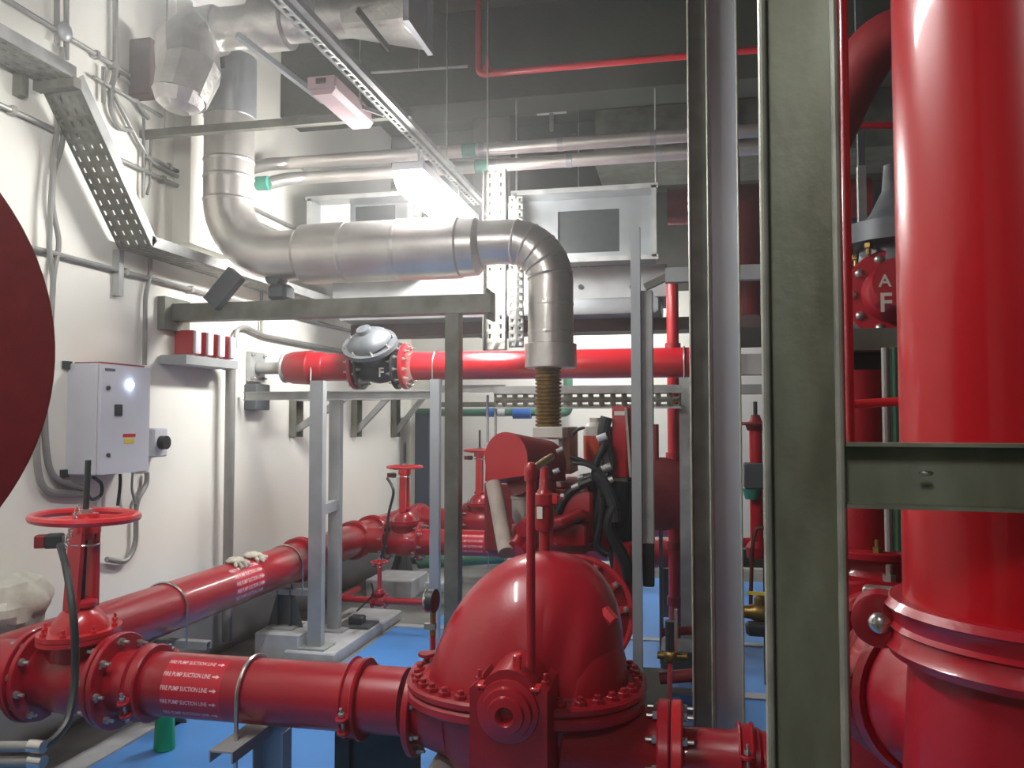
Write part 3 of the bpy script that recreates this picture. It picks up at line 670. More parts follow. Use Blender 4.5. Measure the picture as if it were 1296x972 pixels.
# ------------------------------------------------ alarm modules with ledge
ly = [P(k, 455, X=-2.98).y for k in (232, 298)]; lz = P(262, 452, X=-2.98).z
t = thing('wall_ledge', 'grey trunking ledge under the red and white alarm modules', 'trunking', (-3.05, (ly[0] + ly[1]) / 2, lz))
MB().box((-3.05, (ly[0] + ly[1]) / 2, lz - .03), (.18, ly[1] - ly[0], .055)).build('trunking', 'grey', t)
labs = ('red and white alarm module nearest the viewer, with its red side showing', 'second red and white alarm module from the viewer on the grey ledge', 'third red and white alarm module from the viewer on the grey ledge', 'farthest red and white alarm module on the grey ledge')
ys = [P(k, 430, X=-2.99).y for k in (246, 262, 277, 291)]
for k, (y, lb) in enumerate(zip(ys, labs)):
    zc_ = lz + .012 + .075
    mdl = thing('alarm_module', lb, 'alarm module', (-3.06, y + .045, lz), 'alarm modules')
    MB().box((-3.07, y + .045, zc_), (.13, .075, .15), bev=.004).build('housing', 'redb', mdl)
    MB().box((-2.995, y + .04, zc_), (.02, .062, .14), bev=.004).build('front_cover', 'panel', mdl)
    MB().box((-3.04, y + .045, lz + .002), (.03, .03, .02)).build('foot', 'conduit', mdl)
pipe('conduit', 'thick grey conduit dropping from alarm ledge to the header pipe', [(-3.05, ly[1] - .02, lz - .03), (-3.05, ly[1] + .06, lz - .03), (-3.05, ly[1] + .06, .1)], .034, 'conduit', .09, n=16)
pipe('conduit', 'thin grey conduit arching over the wall stub plate', [P(298, 440, X=X0 + .04), P(298, 418, X=X0 + .04), P(310, 413, X=X0 + .04), P(335, 425, X=X0 + .04), (X0 + .04, 9.0, P(335, 425, X=X0 + .04).z)], .016, 'conduit', .08, n=10)
pipe('conduit', 'thin vertical conduit on left wall below the silencer beam', wc([(331, 340), (331, 425)]), .012, 'conduit', n=8)
# ================================================================ EXHAUST LINE
EZ = P(500, 317, Y=SB).z; er = .145
xr = P(697, 400, Y=SB).x; xl = P(290, 200, Y=SB).x
t = thing('exhaust_pipe', 'foil-clad exhaust pipe with silencer rising from the engine and bending up at left', 'exhaust pipe', (xr, SB, P(697, 466, Y=SB).z))
xs0 = P(386, 318, Y=SB).x; xs1 = P(583, 316, Y=SB).x
def bend(c, r0, a0, a1, y, n=10): return [V((c[0] + r0 * math.cos(a0 + (a1 - a0) * i / n), y, c[1] + r0 * math.sin(a0 + (a1 - a0) * i / n))) for i in range(n + 1)]
zb_ = P(697, 466, Y=SB).z; R = .24; rr = .128
EZ2 = EZ + .02
pts = [V((xr, SB, zb_ + .08))] + bend((xr - R, EZ2 - R), R, 0, PI / 2, SB) + [V((xs1 + .1, SB, EZ2))]
MB().tube(pts, rr, 36).build('right_elbow', 'foil2', t)
for k in range(5):                                            # segment seams of the cladding on the bend
    an = PI / 2 * (k + .5) / 5; c = V((xr - R + R * math.cos(an), SB, EZ2 - R + R * math.sin(an))); MB().lathe(c, (-math.sin(an), 0, math.cos(an)), [(-.008, rr + .001), (0, rr + .004), (.008, rr + .001)], 36).build('seam_band', 'foil', t)
for zz in (zb_ + .2, zb_ + .36): MB().lathe((xr, SB, zz), ZA, [(-.01, rr + .001), (0, rr + .003), (.01, rr + .001)], 36).build('seam_band', 'foil', t)
MB().lathe((xr, SB, zb_), ZA, [(0, .14), (.004, .146), (.135, .146), (.14, .13)], 36).build('end_cap', 'foil2', t)
MB().lathe((xs0, SB, EZ), XA, [(-.03, .15), (0, .178), (xs1 - xs0, .178), (xs1 - xs0 + .01, .17), (xs1 - xs0 + .1, .165), (xs1 - xs0 + .13, .135)], 44).build('silencer', 'foil2', t)
for q in (.28, .62): MB().lathe((xs0 + (xs1 - xs0) * q, SB, EZ), XA, [(-.012, .179), (0, .182), (.012, .179)], 44).build('seam_band', 'foil', t)
R = .36
ztl = P(290, 75, Y=SB).z
pts = [V((xs0 + .02, SB, EZ)), V((xl + R, SB, EZ))] + bend((xl + R, EZ + R), R, -PI / 2, -PI, SB) + [V((xl, SB, P(290, 150, Y=SB).z))]
MB().tube(pts, .15, 36).build('left_elbow', 'foil2', t)
MB().tube([(xl, SB, P(290, 150, Y=SB).z), (xl, SB, ztl)], .158, 36).build('upper_riser', 'alu', t)
for k, zz in enumerate((205, 226, 255)): MB().lathe((xl, SB, P(290, zz, Y=SB).z), ZA, [(-.012, .151), (0, .156), (.012, .151)], 36).build('seam_band', 'foil', t)
MB().box((xl + .0, SB - .155, P(292, 90, Y=SB).z), (.1, .03, .1)).build('access_opening', 'dark', t)  # solid dark block whose colour stands in for the hole's shade
# saddle pieces between beam and exhaust
t = thing('exhaust_saddle', 'dark slanted steel strut holding the exhaust elbow above the beam', 'bracket', P(285, 380, Y=SB - .06))
MB().bar(P(268, 385, Y=SB - .08), P(300, 346, Y=SB - .08), .06, .11).build('strut', 'greyd', t)
t = thing('exhaust_saddle', 'dark curved clamp between silencer end and the beam', 'bracket', P(360, 380, Y=SB))
MB().box(P(356, 371, Y=SB), (.12, .14, .1), bev=.02).lathe(P(350, 352, Y=SB), YA, [(-.05, .05), (.05, .05)], 14).build('clamp', 'greyd', t)
# bellows
t = thing('exhaust_bellows', 'brass-coloured corrugated flexible section under the exhaust riser', 'bellows', P(693, 535, Y=SB))
z0 = P(693, 540, Y=SB).z; z1 = zb_ + .03; xb = P(694, 500, Y=SB).x; prof = []; n = 17
for k in range(n):
    a = k / n * (z1 - z0); b = (z1 - z0) / n; prof += [(a, .062), (a + b * .3, .074), (a + b * .6, .074), (a + b * .9, .062)]
MB().lathe((xb, SB, z0), ZA, prof, 28).build('corrugated_tube', 'brass', t); MB().lathe((xb, SB, z0 - .07), ZA, [(0, .06), (.08, .06)], 24).build('lower_collar', 'galv', t)

# ================================================================ LAMPS UNDER THE PERFORATED CHANNEL
CX = P(540, 195, d=5.0); LX, LZ = -1.55, 3.14
LZ = CAM.z + (P(540, 195, X=LX).z - CAM.z)
t = thing('channel_rail', 'perforated steel channel hung from the ceiling carrying the batten lamps', 'rail', (LX, 2.6, LZ))
yend = 6.0
for s_ in (-.024, .024): MB().prism([(0, 0), (.002, 0), (.002, .045), (0, .045)], (LX + s_, .3, LZ), XA, ZA, (0, yend - .3, 0)).build('side_rail', 'galv', t)
MB().perf((LX - .024, .3, LZ), YA, XA, yend - .3, .05, .065, .05, .04, .016).build('slotted_web', 'galv', t, solid=.002)
MB().box((LX + .05, (yend + .3) / 2, LZ + .03), (.03, yend - .3, .03)).build('side_strip', 'galv', t)
for y in (1.2, 3.2, 5.2): MB().cyl((LX, y, LZ + .03), (LX, y, ZC), .005, 8).build('hanger_rod', 'galv', t)
def batten(y0, y1, label, zl, lit=True, hw=.05, hd=.075):
    t = thing('batten_lamp', label, 'lamp', (LX, (y0 + y1) / 2, zl), 'batten lamps' if lit else None)
    MB().box((LX, (y0 + y1) / 2, zl + .045), (hw * 2 + .01, y1 - y0, .05), bev=.005).build('lamp_body', 'panel', t)
    poly = [(hw * math.cos(PI + PI * i / 10), hd * math.sin(PI + PI * i / 10)) for i in range(11)]
    MB().prism(poly, (LX, y0 + .02, zl + .02), XA, ZA, (0, y1 - y0 - .04, 0)).build('diffuser', 'lamp', t)
    for y in (y0 + .2, y1 - .2): MB().cyl((LX, y, zl + .06), (LX, y, LZ if LX == -1.55 else ZC), .006, 8).build('hanger', 'galv', t)
lz_ = P(560, 262, X=LX)
batten(4.42, 5.7, 'glaring lit batten lamp hung above the exhaust silencer', 3.0, hw=.09, hd=.15)
batten(1.2, 2.4, 'lit batten lamp on the perforated channel just above the top of the view', 3.05)
_lx = LX; LX = -.4
batten(-1.6, -.75, 'added fill lamp hung unseen behind the viewer', 3.05)  # added out of view to brighten the foreground
LX = -1.0
batten(7.6, 8.8, 'added unseen lamp behind the ventilation unit lighting the back wall', 2.82)  # added out of sight to brighten the back wall
LX = _lx
# unlit emergency lamp
a = P(408, 108, X=-1.66); t = thing('emergency_lamp', 'unlit pinkish box lamp beside the perforated channel', 'lamp', a)
y0 = P(408, 118, Z=3.1).y; p0 = P(408, 119, Y=3.75); L = .5
poly = [(-.072, .075), (.072, .075), (.072, .015), (.05, -.012), (-.05, -.012), (-.072, .015)]
MB().prism(poly, (p0.x, 3.75, p0.z + .01), XA, ZA, (0, L, 0)).build('diffuser', 'pink', t)
MB().box((p0.x, 3.744, p0.z + .055), (.15, .02, .06), bev=.004).build('end_cap', 'pink', t)
MB().box((p0.x - .0, 3.73, p0.z + .06), (.05, .01, .025)).build('end_plug', 'brown', t)
MB().bar((p0.x + .02, 4.1, p0.z + .08), (LX - .02, 4.1, LZ), .02, .02).build('side_bracket', 'galv', t)
# ================================================================ FOIL DUCT AT THE CEILING
DY = 3.95
t = thing('foil_duct', 'silver foil-clad round duct with grille at its right end and elbow at left', 'duct', P(380, 30, Y=DY))
a = P(262, 32, Y=DY); b = P(440, 28, Y=DY); r_ = .11; zD = (a.z + b.z) / 2
e0 = P(226, 60, Y=DY - .15); e1 = P(214, 128, Y=DY - .35)
MB().tube([V((b.x, DY, zD)), V((a.x, DY, zD))], r_, 30).build('straight_run', 'foil', t)
MB().lathe((P(345, 30, Y=DY).x, DY, zD), XA, [(-.1, r_), (-.09, r_ + .03), (.09, r_ + .03), (.1, r_)], 30).build('wrapped_joint', 'foil', t)
MB().tube([V((a.x + .08, DY, zD)), V((a.x - .04, DY, zD - .01)), V((e0.x + .03, DY - .12, e0.z)), V((e1.x + .02, DY - .22, e1.z + .2)), V((e1.x, DY - .26, e1.z + .05))], [.13, .15, .165, .16, .135], 12).build('segmented_elbow', 'foil', t, ang=20)
MB().lathe(V((e1.x, DY - .26, e1.z + .06)), (-.15, -.05, -1), [(-.01, .14), (.05, .11), (.08, .06), (.08, 0)], 12).build('duct_mouth', 'foil', t, ang=20)
a = V((b.x, DY, zD)); g0 = P(530, 30, Y=DY)
sq = [V((g0.x, DY - .2, zD - .12)), V((g0.x, DY + .2, zD - .16)), V((g0.x, DY + .2, zD + .16)), V((g0.x, DY - .2, zD + .16))]
n = 24; vs = []; 
for i in range(n):
    an = 2 * PI * i / n; vs.append(a + V((0, math.cos(an) * r_, math.sin(an) * r_)))
for i in range(n):
    an = 2 * PI * i / n; k = 1 / max(abs(math.cos(an)), abs(math.sin(an))); vs.append(V((g0.x, DY + math.cos(an) * k * .19, zD + math.sin(an) * k * .14)))
MB().add(vs, [[i, (i + 1) % n, n + (i + 1) % n, n + i] for i in range(n)]).build('square_transition', 'foil', t)
fr = MB()
for y, sy, z, sz in ((DY - .19, .02, 0, .3), (DY + .19, .02, 0, .3)): fr.box((g0.x, y, zD), (.03, sy, sz))
for z in (-.15, .15): fr.box((g0.x, DY, zD + z), (.03, .4, .02))
fr.build('grille_frame', 'panel', t)
MB().box((g0.x - .02, DY, zD), (.006, .36, .28)).build('grille_plate', 'panel', t)
t = thing('duct_hanger', 'slim steel strap crossing in front of the duct grille', 'hanger', P(475, 30, Y=DY - .3))
MB().bar(P(452, 12, Y=DY - .3), P(493, 63, Y=DY - .1), .012, .03).build('strap', 'galvd', t)
t = thing('steel_strut', 'pale thin strut slanting from the foil duct to the pinkish lamp', 'strut', P(360, 90, Y=4.0)); MB().bar(P(300, 44, Y=3.75), P(410, 128, Y=4.25), .03, .03).build('strut', 'blueg', t)
t = thing('ceiling_conduit', 'dim grey conduit below the dark ceiling left of the sprinkler pipe', 'conduit', P(530, 95, Y=5.8)); MB().cyl(P(470, 92, Y=5.8), P(592, 84, Y=5.8), .012, 8).cyl(P(530, 89, Y=5.8), P(530, 89, Y=5.8) * V((1, 1, 0)) + ZA * ZC, .005, 6).build('tube', 'galv', t)
t = thing('ceiling_bracket', 'small grey hanging bracket in the dark left of the open duct box rods', 'bracket', P(700, 125, Y=6.4))
for y_ in (125, 142): q = P(698, y_, Y=6.4); MB().box(q, (.24, .05, .02)).build('cross_piece', 'galv', t)
q = P(698, 150, Y=6.4); MB().bar(q - ZA * .1, q * V((1, 1, 0)) + ZA * ZC, .03, .03).build('drop_rod', 'galvd', t)
# horizontal strut in front of the exhaust riser
t = thing('ceiling_strut', 'long thin horizontal steel strut crossing in front of the exhaust riser', 'strut', (-1.9, SB - .35, 3.4))
a = P(152, 167, Y=SB - .3); b = P(520, 150, Y=SB - .3)
MB().box(((a.x + b.x) / 2, SB - .3, (a.z + b.z) / 2), (b.x - a.x, .045, .045)).build('strut_channel', 'galvd', t)
for x in (a.x + .3, b.x - .3): MB().cyl((x, SB - .3, a.z), (x, SB - .3, ZC), .006, 8).build('hanger_rod', 'galv', t)
# thin red ceiling pipe
ry = 5.4
zz = (P(612, 93, Y=ry).z + P(872, 71, Y=ry).z) / 2
t = thing('sprinkler_pipe', 'thin red sprinkler pipe high under the dark ceiling', 'pipe', P(612, 93, Y=ry))
MB().tube([P(606, 92, Y=ry) * V((1, 1, 0)) + ZA * ZC, P(606, 92, Y=ry) * V((1, 1, 0)) + ZA * zz, V((P(1120, 60, Y=ry).x + .4, ry, zz))], .024, 12, .05).build('tube', 'redb', t)
MB().lathe(V((P(617, 92, Y=ry).x, ry, zz)), ZA, [(0, .03), (.05, .028), (.07, .016), (.12, .014)], 12).build('sprinkler_head', 'redo', t)
# pair of silver insulated pipes
for k, (x0_, y0_, x1_, y1_, lb, yy, rr) in enumerate(((362, 207, 968, 164, 'upper one of two silver insulated pipes under the ceiling', 5.6, .047), (384, 226, 968, 186, 'lower one of two silver insulated pipes under the ceiling', 5.5, .045))):
    a = P(x0_, y0_, Y=yy); b = P(x1_ + 60, y1_, Y=yy); zz = (a.z + P(x1_, y1_, Y=yy).z) / 2
    t = thing('insulated_pipe', lb, 'pipe', (a.x, yy, zz))
    MB().tube([V((a.x - .13, yy - .3, zz - .12)), V((a.x - .08, yy - .1, zz - .03)), V((a.x, yy, zz)), V((b.x, yy, zz))], rr, 18, .12).build('cladding', 'foil2', t)
    for q in (.28, .4, .55, .72): x = a.x + (b.x - a.x) * q; MB().cyl((x, yy, zz), (x + .04, yy, zz), rr + .003, 18).build('joint_band', 'alu', t)
    x = P(586 + 16 * k, 195, Y=yy).x; MB().cyl((x, yy, zz), (x + .1, yy, zz), rr + .004, 18).build('marking_tape', 'tape', t)
p = P(334, 232, Y=5.2); o = MB().cyl(p - XA * .05, p + XA * .04, .05, 12).build('valve_cap', 'tape'); tag(o, 'small teal fitting at the bent left end of the silver pipes', 'fitting')
t = thing('pipe_clip', 'small white diagonal strap below the silver pipes', 'strap', P(390, 220, Y=5.8)); MB().bar(P(370, 204, Y=5.8), P(405, 230, Y=5.8), .03, .02).build('strap', 'panel', t)
# ================================================================ VENTILATION BOXES
def frame_box(x0, x1, z0, z1, y, dep, label, op, side):
    t = thing('air_duct', label, 'duct', ((x0 + x1) / 2, y + dep / 2, z0))
    th = .004
    b = MB(); b.box(((x0 + x1) / 2, y + dep / 2, z1), (x1 - x0, dep, th)).box(((x0 + x1) / 2, y + dep / 2, z0), (x1 - x0, dep, th))
    b.box((x0, y + dep / 2, (z0 + z1) / 2), (th, dep, z1 - z0)).box((x1, y + dep / 2, (z0 + z1) / 2), (th, dep, z1 - z0)).build('casing', 'alu', t)
    f = MB()
    for z in (z0, z1): f.box(((x0 + x1) / 2, y, z), (x1 - x0 + .06, .03, .035))
    for x in (x0, x1): f.box((x, y, (z0 + z1) / 2), (.035, .03, z1 - z0))
    f.build('flange_frame', 'galv', t)
    # back plate with an opening
    ox0, ox1, oz0, oz1 = op; yb = y + dep
    b = MB().box(((x0 + ox0) / 2, yb, (z0 + z1) / 2), (ox0 - x0, th, z1 - z0)).box(((ox1 + x1) / 2, yb, (z0 + z1) / 2), (x1 - ox1, th, z1 - z0))
    b.box(((ox0 + ox1) / 2, yb, (oz1 + z1) / 2), (ox1 - ox0, th, z1 - oz1)).box(((ox0 + ox1) / 2, yb, (z0 + oz0) / 2), (ox1 - ox0, th, oz0 - z0)).build('back_plate', 'alu', t)
    MB().box(((ox0 + ox1) / 2, yb + .06, (oz0 + oz1) / 2), (ox1 - ox0 + .02, .08, oz1 - oz0 + .02)).build('filter', 'iron', t)
    return t
AY = 5.95
a = P(652, 240, Y=AY); b = P(828, 325, Y=AY); o0 = P(706, 268, Y=AY + .25); o1 = P(784, 318, Y=AY + .25)
frame_box(a.x, b.x, b.z, a.z - .03, AY, .25, 'open galvanised duct box with dark filter opening, right of the exhaust elbow', (o0.x, o1.x, o1.z, o0.z), 1)
a = P(392, 252, Y=AY); b = P(520, 345, Y=AY); o0 = P(450, 262, Y=AY + .25); o1 = P(500, 330, Y=AY + .25)
tt = frame_box(a.x, b.x, b.z, a.z, AY, .25, 'galvanised duct box behind the left end of the silencer', (o0.x, o1.x, o1.z, o0.z), 1)
p = P(424, 266, Y=AY + .2); MB().box(p, (.26, .01, .2)).build('white_panel', 'offw', tt)
t = thing('fan_coil_unit', 'long grey sheet-metal ventilation unit behind the exhaust riser', 'ventilation unit', P(740, 400, Y=6.6))
a = P(392, 345, Y=6.25); a.x = max(a.x, -2.84); b = P(845, 372, Y=6.25); zt = P(740, 338, Y=6.25).z; zm = P(740, 378, Y=6.25).z; zl = P(740, 398, Y=6.25).z
MB().box(((a.x + b.x) / 2, 6.6, (zt + zm) / 2), (b.x - a.x, .7, zt - zm), bev=.01).build('cabinet', 'grey', t)
MB().box(((a.x + b.x) / 2, 6.58, (zm + zl) / 2), (b.x - a.x - .1, .7, zm - zl), bev=.02).build('drain_tray', 'alu', t)
for pxx in (735, 800): p = P(pxx, 363, Y=6.24); MB().cyl((p.x, 6.24, p.z), (p.x, 6.26, p.z), .02, 12).build('knob', 'iron', t)
MB().box((-.7, 6.7, zl - .05), (4.2, .3, .1)).build('lower_beam', 'brown', t)
# concrete column and soffits above
struct(MB().box((P(622, 250, Y=7.6).x, 7.8, 3.55), (.36, .4, 2.3)).build('trim_5', 'concrete'))
t = thing('ceiling_duct', 'large dark duct high under the ceiling at the back', 'duct', (.5, 7.4, 3.9))
MB().box((.9, 7.75, 4.15), (3.4, .8, .5), bev=.01).build('casing', 'galvd', t)
for x in (.2, 1.0, 1.8): MB().box((x, 7.34, 4.15), (.04, .02, .54)).build('duct_flange', 'galvd', t)
q = P(810, 15, Y=4.6); o = MB().box((q.x, 4.8, ZC - .2), (.42, .5, .4)).build('ceiling_hatch', 'dark'); tag(o, 'dark square box at the ceiling above the sprinkler pipe', 'box')
for pxx, yy, top in ((655, 6.0, 0), (830, 6.0, 0)):
    x = P(pxx, 200, Y=yy).x; o = MB().cyl((x, yy - .04, P(pxx, 240, Y=yy).z - .04), (x, yy - .04, ZC), .007, 8).build('hanger_rod', 'galv'); tag(o, 'thin rod hanging the open duct box, ' + ('left' if pxx < 700 else 'right') + ' one', 'rod')
# bright vertical ladder tray beside the lamp
t = thing('vertical_tray', 'pale vertical cable tray brightly lit, dropping to the overhead red pipe', 'cable tray', P(626, 445, Y=5.15))
a = P(613, 444, Y=5.2); b = P(641, 330, Y=5.2); wv = b.x - a.x; hv = b.z + .6 - a.z
MB().perf((a.x, 5.2, a.z), ZA, XA, hv, wv, .06, .05, .03, .012).build('tray_sheet', 'offw', t, solid=.002)
for x in (a.x, b.x): MB().box((x, 5.18, a.z + hv / 2), (.004, .05, hv)).build('side_rail', 'galv', t)
MB().cyl((a.x + .02, 5.2, a.z + hv), (a.x + .02, 5.2, ZC), .006, 8).build('hanger_rod', 'galv', t)
t = thing('vertical_tray', 'second vertical perforated tray, grey, right of the bright one', 'cable tray', P(650, 445, Y=5.35))
a = P(644, 440, Y=5.4); b = P(663, 340, Y=5.4)
MB().perf((a.x, 5.4, a.z), ZA, XA, b.z - a.z + .5, b.x - a.x, .05, .045, .02, .012).build('tray_sheet', 'galv', t, solid=.002)
# perforated tray along the frame behind the exhaust riser
t = thing('cable_tray', 'horizontal perforated tray between the slim pale post and the right post', 'cable tray', P(740, 500, Y=5.25))
a = P(625, 515, Y=5.2); b = P(862, 490, Y=5.2); zz0 = P(740, 516, Y=5.2).z; zz1 = P(740, 489, Y=5.2).z
MB().perf((a.x, 5.2, zz0), XA, ZA, b.x - a.x, (zz1 - zz0) * .75, .07, .04, .035, .016).build('side_sheet', 'galvd', t, solid=.002)
MB().box(((a.x + b.x) / 2, 5.2, zz1 - .02), (b.x - a.x, .03, .05)).build('top_rail', 'galv', t)
MB().perf((a.x, 5.2, zz0 + .02), XA, YA, b.x - a.x, .3, .07, .06, .035, .016).build('tray_bed', 'galvd', t, solid=.002)
MB().box(((a.x + b.x) / 2, 5.2, zz0), (b.x - a.x, .02, .012)).build('bottom_lip', 'galv', t)
t = thing('tray_rail', 'slotted rail behind the box post carrying the perforated tray', 'rail', P(600, 510, Y=5.6)); p0 = P(556, 512, Y=5.8); p1 = P(630, 512, Y=5.8)
MB().box((p0 + p1) / 2, (p1.x - p0.x, .03, .035)).build('slotted_rail', 'galvd', t)
p0 = P(545, 492, Y=5.6); p1 = P(640, 492, Y=5.6); MB().box((p0 + p1) / 2, (p1.x - p0.x, .04, .05)).build('upper_rail', 'galv', t)
for pxx in (617, 627): a = P(pxx, 500, Y=5.7); b = P(pxx, 560, Y=5.7); MB().cyl((a.x, 5.7, a.z), (a.x, 5.7, b.z), .01, 8).build('drop_rod', 'galv', t)
# green water pipe at the back
t = thing('water_pipe', 'green water pipe with blue fittings on the far wall', 'pipe', P(640, 522, Y=8.8)); z = P(640, 522, Y=8.8).z
MB().cyl(P(545, 522, Y=8.8) * V((1, 1, 0)) + ZA * z, P(718, 522, Y=8.8) * V((1, 1, 0)) + ZA * z, .042, 16).build('tube', 'pgreen', t)
MB().tube([P(706, 522, Y=8.8) * V((1, 1, 0)) + ZA * z, P(719, 522, Y=8.8) * V((1, 1, 0)) + ZA * z, P(719, 440, Y=8.8)], .05, 14, .06).build('elbow', 'pgreen', t)
for pxx, wd, rr in ((620, .045, .05), (661, .1, .07)): p = P(pxx, 522, Y=8.8); MB().cyl((p.x - wd, 8.8, z), (p.x + wd, 8.8, z), rr, 16).build('fitting', 'pblue', t)
p = P(635, 522, Y=8.8); MB().cyl((p.x - .04, 8.8, z), (p.x + .04, 8.8, z), .046, 16).build('sleeve', 'panel', t)
# tall dark blue column at the back left
p = P(534, 520, Y=8.7); t = thing('tall_duct', 'tall dark blue-grey steel column in the far left corner', 'column', (p.x, 8.85, 0))
MB().box((p.x, 8.85, p.z / 2), (px(p, 19), .3, p.z - .01), bev=.01).build('column_body', 'navy', t); MB().box((p.x, 8.85, p.z), (px(p, 23), .32, .05)).build('column_cap', 'pgreen', t)

# ================================================================ POSTS RIGHT OF THE ENGINE
t = post(806, 3.8, 12, 288, 'tall slim pale post with open top right of the exhaust riser', 'blueg', dp=.05)
p = P(820, 600, Y=3.82); wd = px(p, 15)
t = thing('steel_post', 'wider pale post fixed to the right side of the tall slim post', 'post', (p.x, 3.82, 1.0))
MB().box((p.x, 3.84, (P(820, 368, Y=3.82).z + P(820, 688, Y=3.82).z) / 2), (wd, .06, P(820, 368, Y=3.82).z - P(820, 688, Y=3.82).z), bev=.003).build('upright', 'galv', t)
MB().box((p.x, 3.84, P(820, 715, Y=3.82).z), (wd * .95, .06, px(p, 54)), bev=.004).build('rubber_end', 'black', t)
t = thing('cross_channel', 'horizontal grey channel with slanted end fixed behind the double column', 'channel', P(900, 348, Y=4.1))
a = P(842, 349, Y=3.75); b = P(1012, 343, Y=3.75); P41 = b.x - .03
MB().bar((P41, 3.75, 0), (P41, 3.75, b.z + .03), .05, .05).build('support_leg', 'grey', t)
MB().box(((a.x + b.x) / 2, 3.75, (a.z + b.z) / 2), (b.x - a.x, .05, .065)).build('straight_channel', 'grey', t)
MB().bar((a.x + .02, 3.75, (a.z + b.z) / 2), P(816, 364, Y=3.75), .04, .03).build('slanted_end', 'galvd', t)
# double column of two channels, 875 - 937
CY = 3.05
a = P(887, 600, Y=CY); b = P(919, 600, Y=CY)
t = thing('channel_column', 'left brownish channel of the double floor-to-ceiling column', 'column', (a.x, CY, 0))
MB().chan((a.x, CY, 0), (a.x, CY, ZC - .01), px(a, 25), .05, (0, -1, 0), .006).build('channel', 'galvd', t)
for k in (-1, 1): MB().cyl((a.x + k * (px(a, 25) / 2 - .003), CY - .05, 0), (a.x + k * (px(a, 25) / 2 - .003), CY - .05, ZC - .01), .004, 8).build('flange_lip', 'galvl', t)
t = thing('channel_column', 'right blue-grey channel of the double floor-to-ceiling column', 'column', (b.x, CY, 0))
MB().chan((b.x, CY, 0), (b.x, CY, ZC - .01), px(b, 37), .045, (0, -1, 0), .006).build('channel', 'blueg', t)
for k in (-1, 1): MB().cyl((b.x + k * (px(b, 37) / 2 - .003), CY - .045, 0), (b.x + k * (px(b, 37) / 2 - .003), CY - .045, ZC - .01), .004, 8).build('flange_lip', 'galvl', t)
# near post 967-1055 and its arm
NY = .98
a = P(1020, 530, Y=NY); wd = px(a, 94)
t = thing('channel_column', 'wide olive weathered channel column close to the viewer', 'column', (a.x, NY, 0))
MB().chan((a.x, NY, 0), (a.x, NY, ZC - .01), wd, .032, (-.25, -1, 0), .006).build('channel', 'galvo', t)
fd = V((-.25, -1, 0)).normalized(); su = ZA.cross(fd).normalized()
for k in (-1, 1): q = V((a.x, NY, 0)) + fd * .033 + su * k * (wd / 2 - .004); MB().cyl(q, q + ZA * (ZC - .01), .0045, 10).build('flange_lip', 'galvl', t)
MB().box((a.x, NY, .006), (.2, .2, .012)).build('base_plate', 'galvo', t)
p0 = P(1062, 600, Y=NY - .005); zt = P(1075, 560, Y=NY - .02).z; zb = P(1075, 642, Y=NY - .02).z
t = thing('channel_beam', 'olive horizontal channel arm crossing in front of the big red riser', 'channel', (p0.x + .3, NY, zb))
MB().chan((a.x + wd * .46, NY, (zt + zb) / 2), (a.x + 1.0, NY - .06, (zt + zb) / 2), zt - zb, .03, (0, -1, 0), .004).build('channel', 'galvo', t)
q = P(1172, 599, Y=NY - .03); MB().sphere(q, (.008, .003, .003), 8).build('paint_spot', 'chrome', t)

# ================================================================ BIG NEAR RISER
RR = .165; c = P(1318, 530, d=1.0); dr = V((c.x, c.y, 0)).normalized() * 1.25; RX, RY = dr.x, dr.y
zc0 = P(1296, 845, d=1).z
cz = 1.6 - .262 * 1.1 + .017
t = thing('riser_pipe', 'very thick glossy red riser pipe at the right edge', 'pipe', (RX, RY, cz))
MB().cyl((RX, RY, cz), (RX, RY, ZC - .01), RR, 72).build('pipe_barrel', 'riser', t)
coup_lug = (P(1113, 798, d=1.12) - V((RX, RY, cz))); coup_lug.z = 0; coup_lug.normalize()
t = thing('grooved_coupling', 'large ribbed red coupling with round silver bolt at the foot of the thick riser', 'coupling', (RX, RY, cz))
h = .036
MB().lathe((RX, RY, cz), ZA, [(-h, RR), (-h, RR + .018), (-h * .7, RR + .024), (-h * .45, RR + .017), (-h * .1, RR + .015), (0, RR + .02), (h * .15, RR + .014), (h * .5, RR + .016), (h * .75, RR + .024), (h, RR + .016), (h, RR)], 64).build('housing', 'red', t)
lp = V((RX, RY, cz)) + coup_lug * (RR + .028); ls = coup_lug.cross(ZA)
if ls.y > 0: ls = -ls
MB().lathe(lp - ls * .03, ls, [(0, .03), (.006, .036), (.05, .036), (.054, .03)], 24).box(lp - coup_lug * .03, (.05, .06, .05), Matrix((coup_lug, ls, ZA)).transposed()).build('lug', 'red', t)
bolts(t, lp + ls * .03, ls, 0, 1, .0145, 'chrome', dome=True)
t = thing('tee_fitting', 'large red tee below the coupling of the thick riser', 'pipe fitting', (RX, RY, .5))
MB().lathe((RX, RY, .5), ZA, [(0, RR), (cz - .5 - .2, RR + .004), (cz - .5 - .06, RR - .004), (cz - .5 - .02, RR - .004)], 56).build('run', 'red', t)
bd = V((-.27, .96, 0)).normalized(); bc = V((RX, RY, cz - .155))
MB().lathe(bc, bd, [(0, .118), (.15, .118), (.19, .112), (.215, .12), (.235, .12), (.24, .112), (.26, .11)], 40).build('branch', 'red', t)
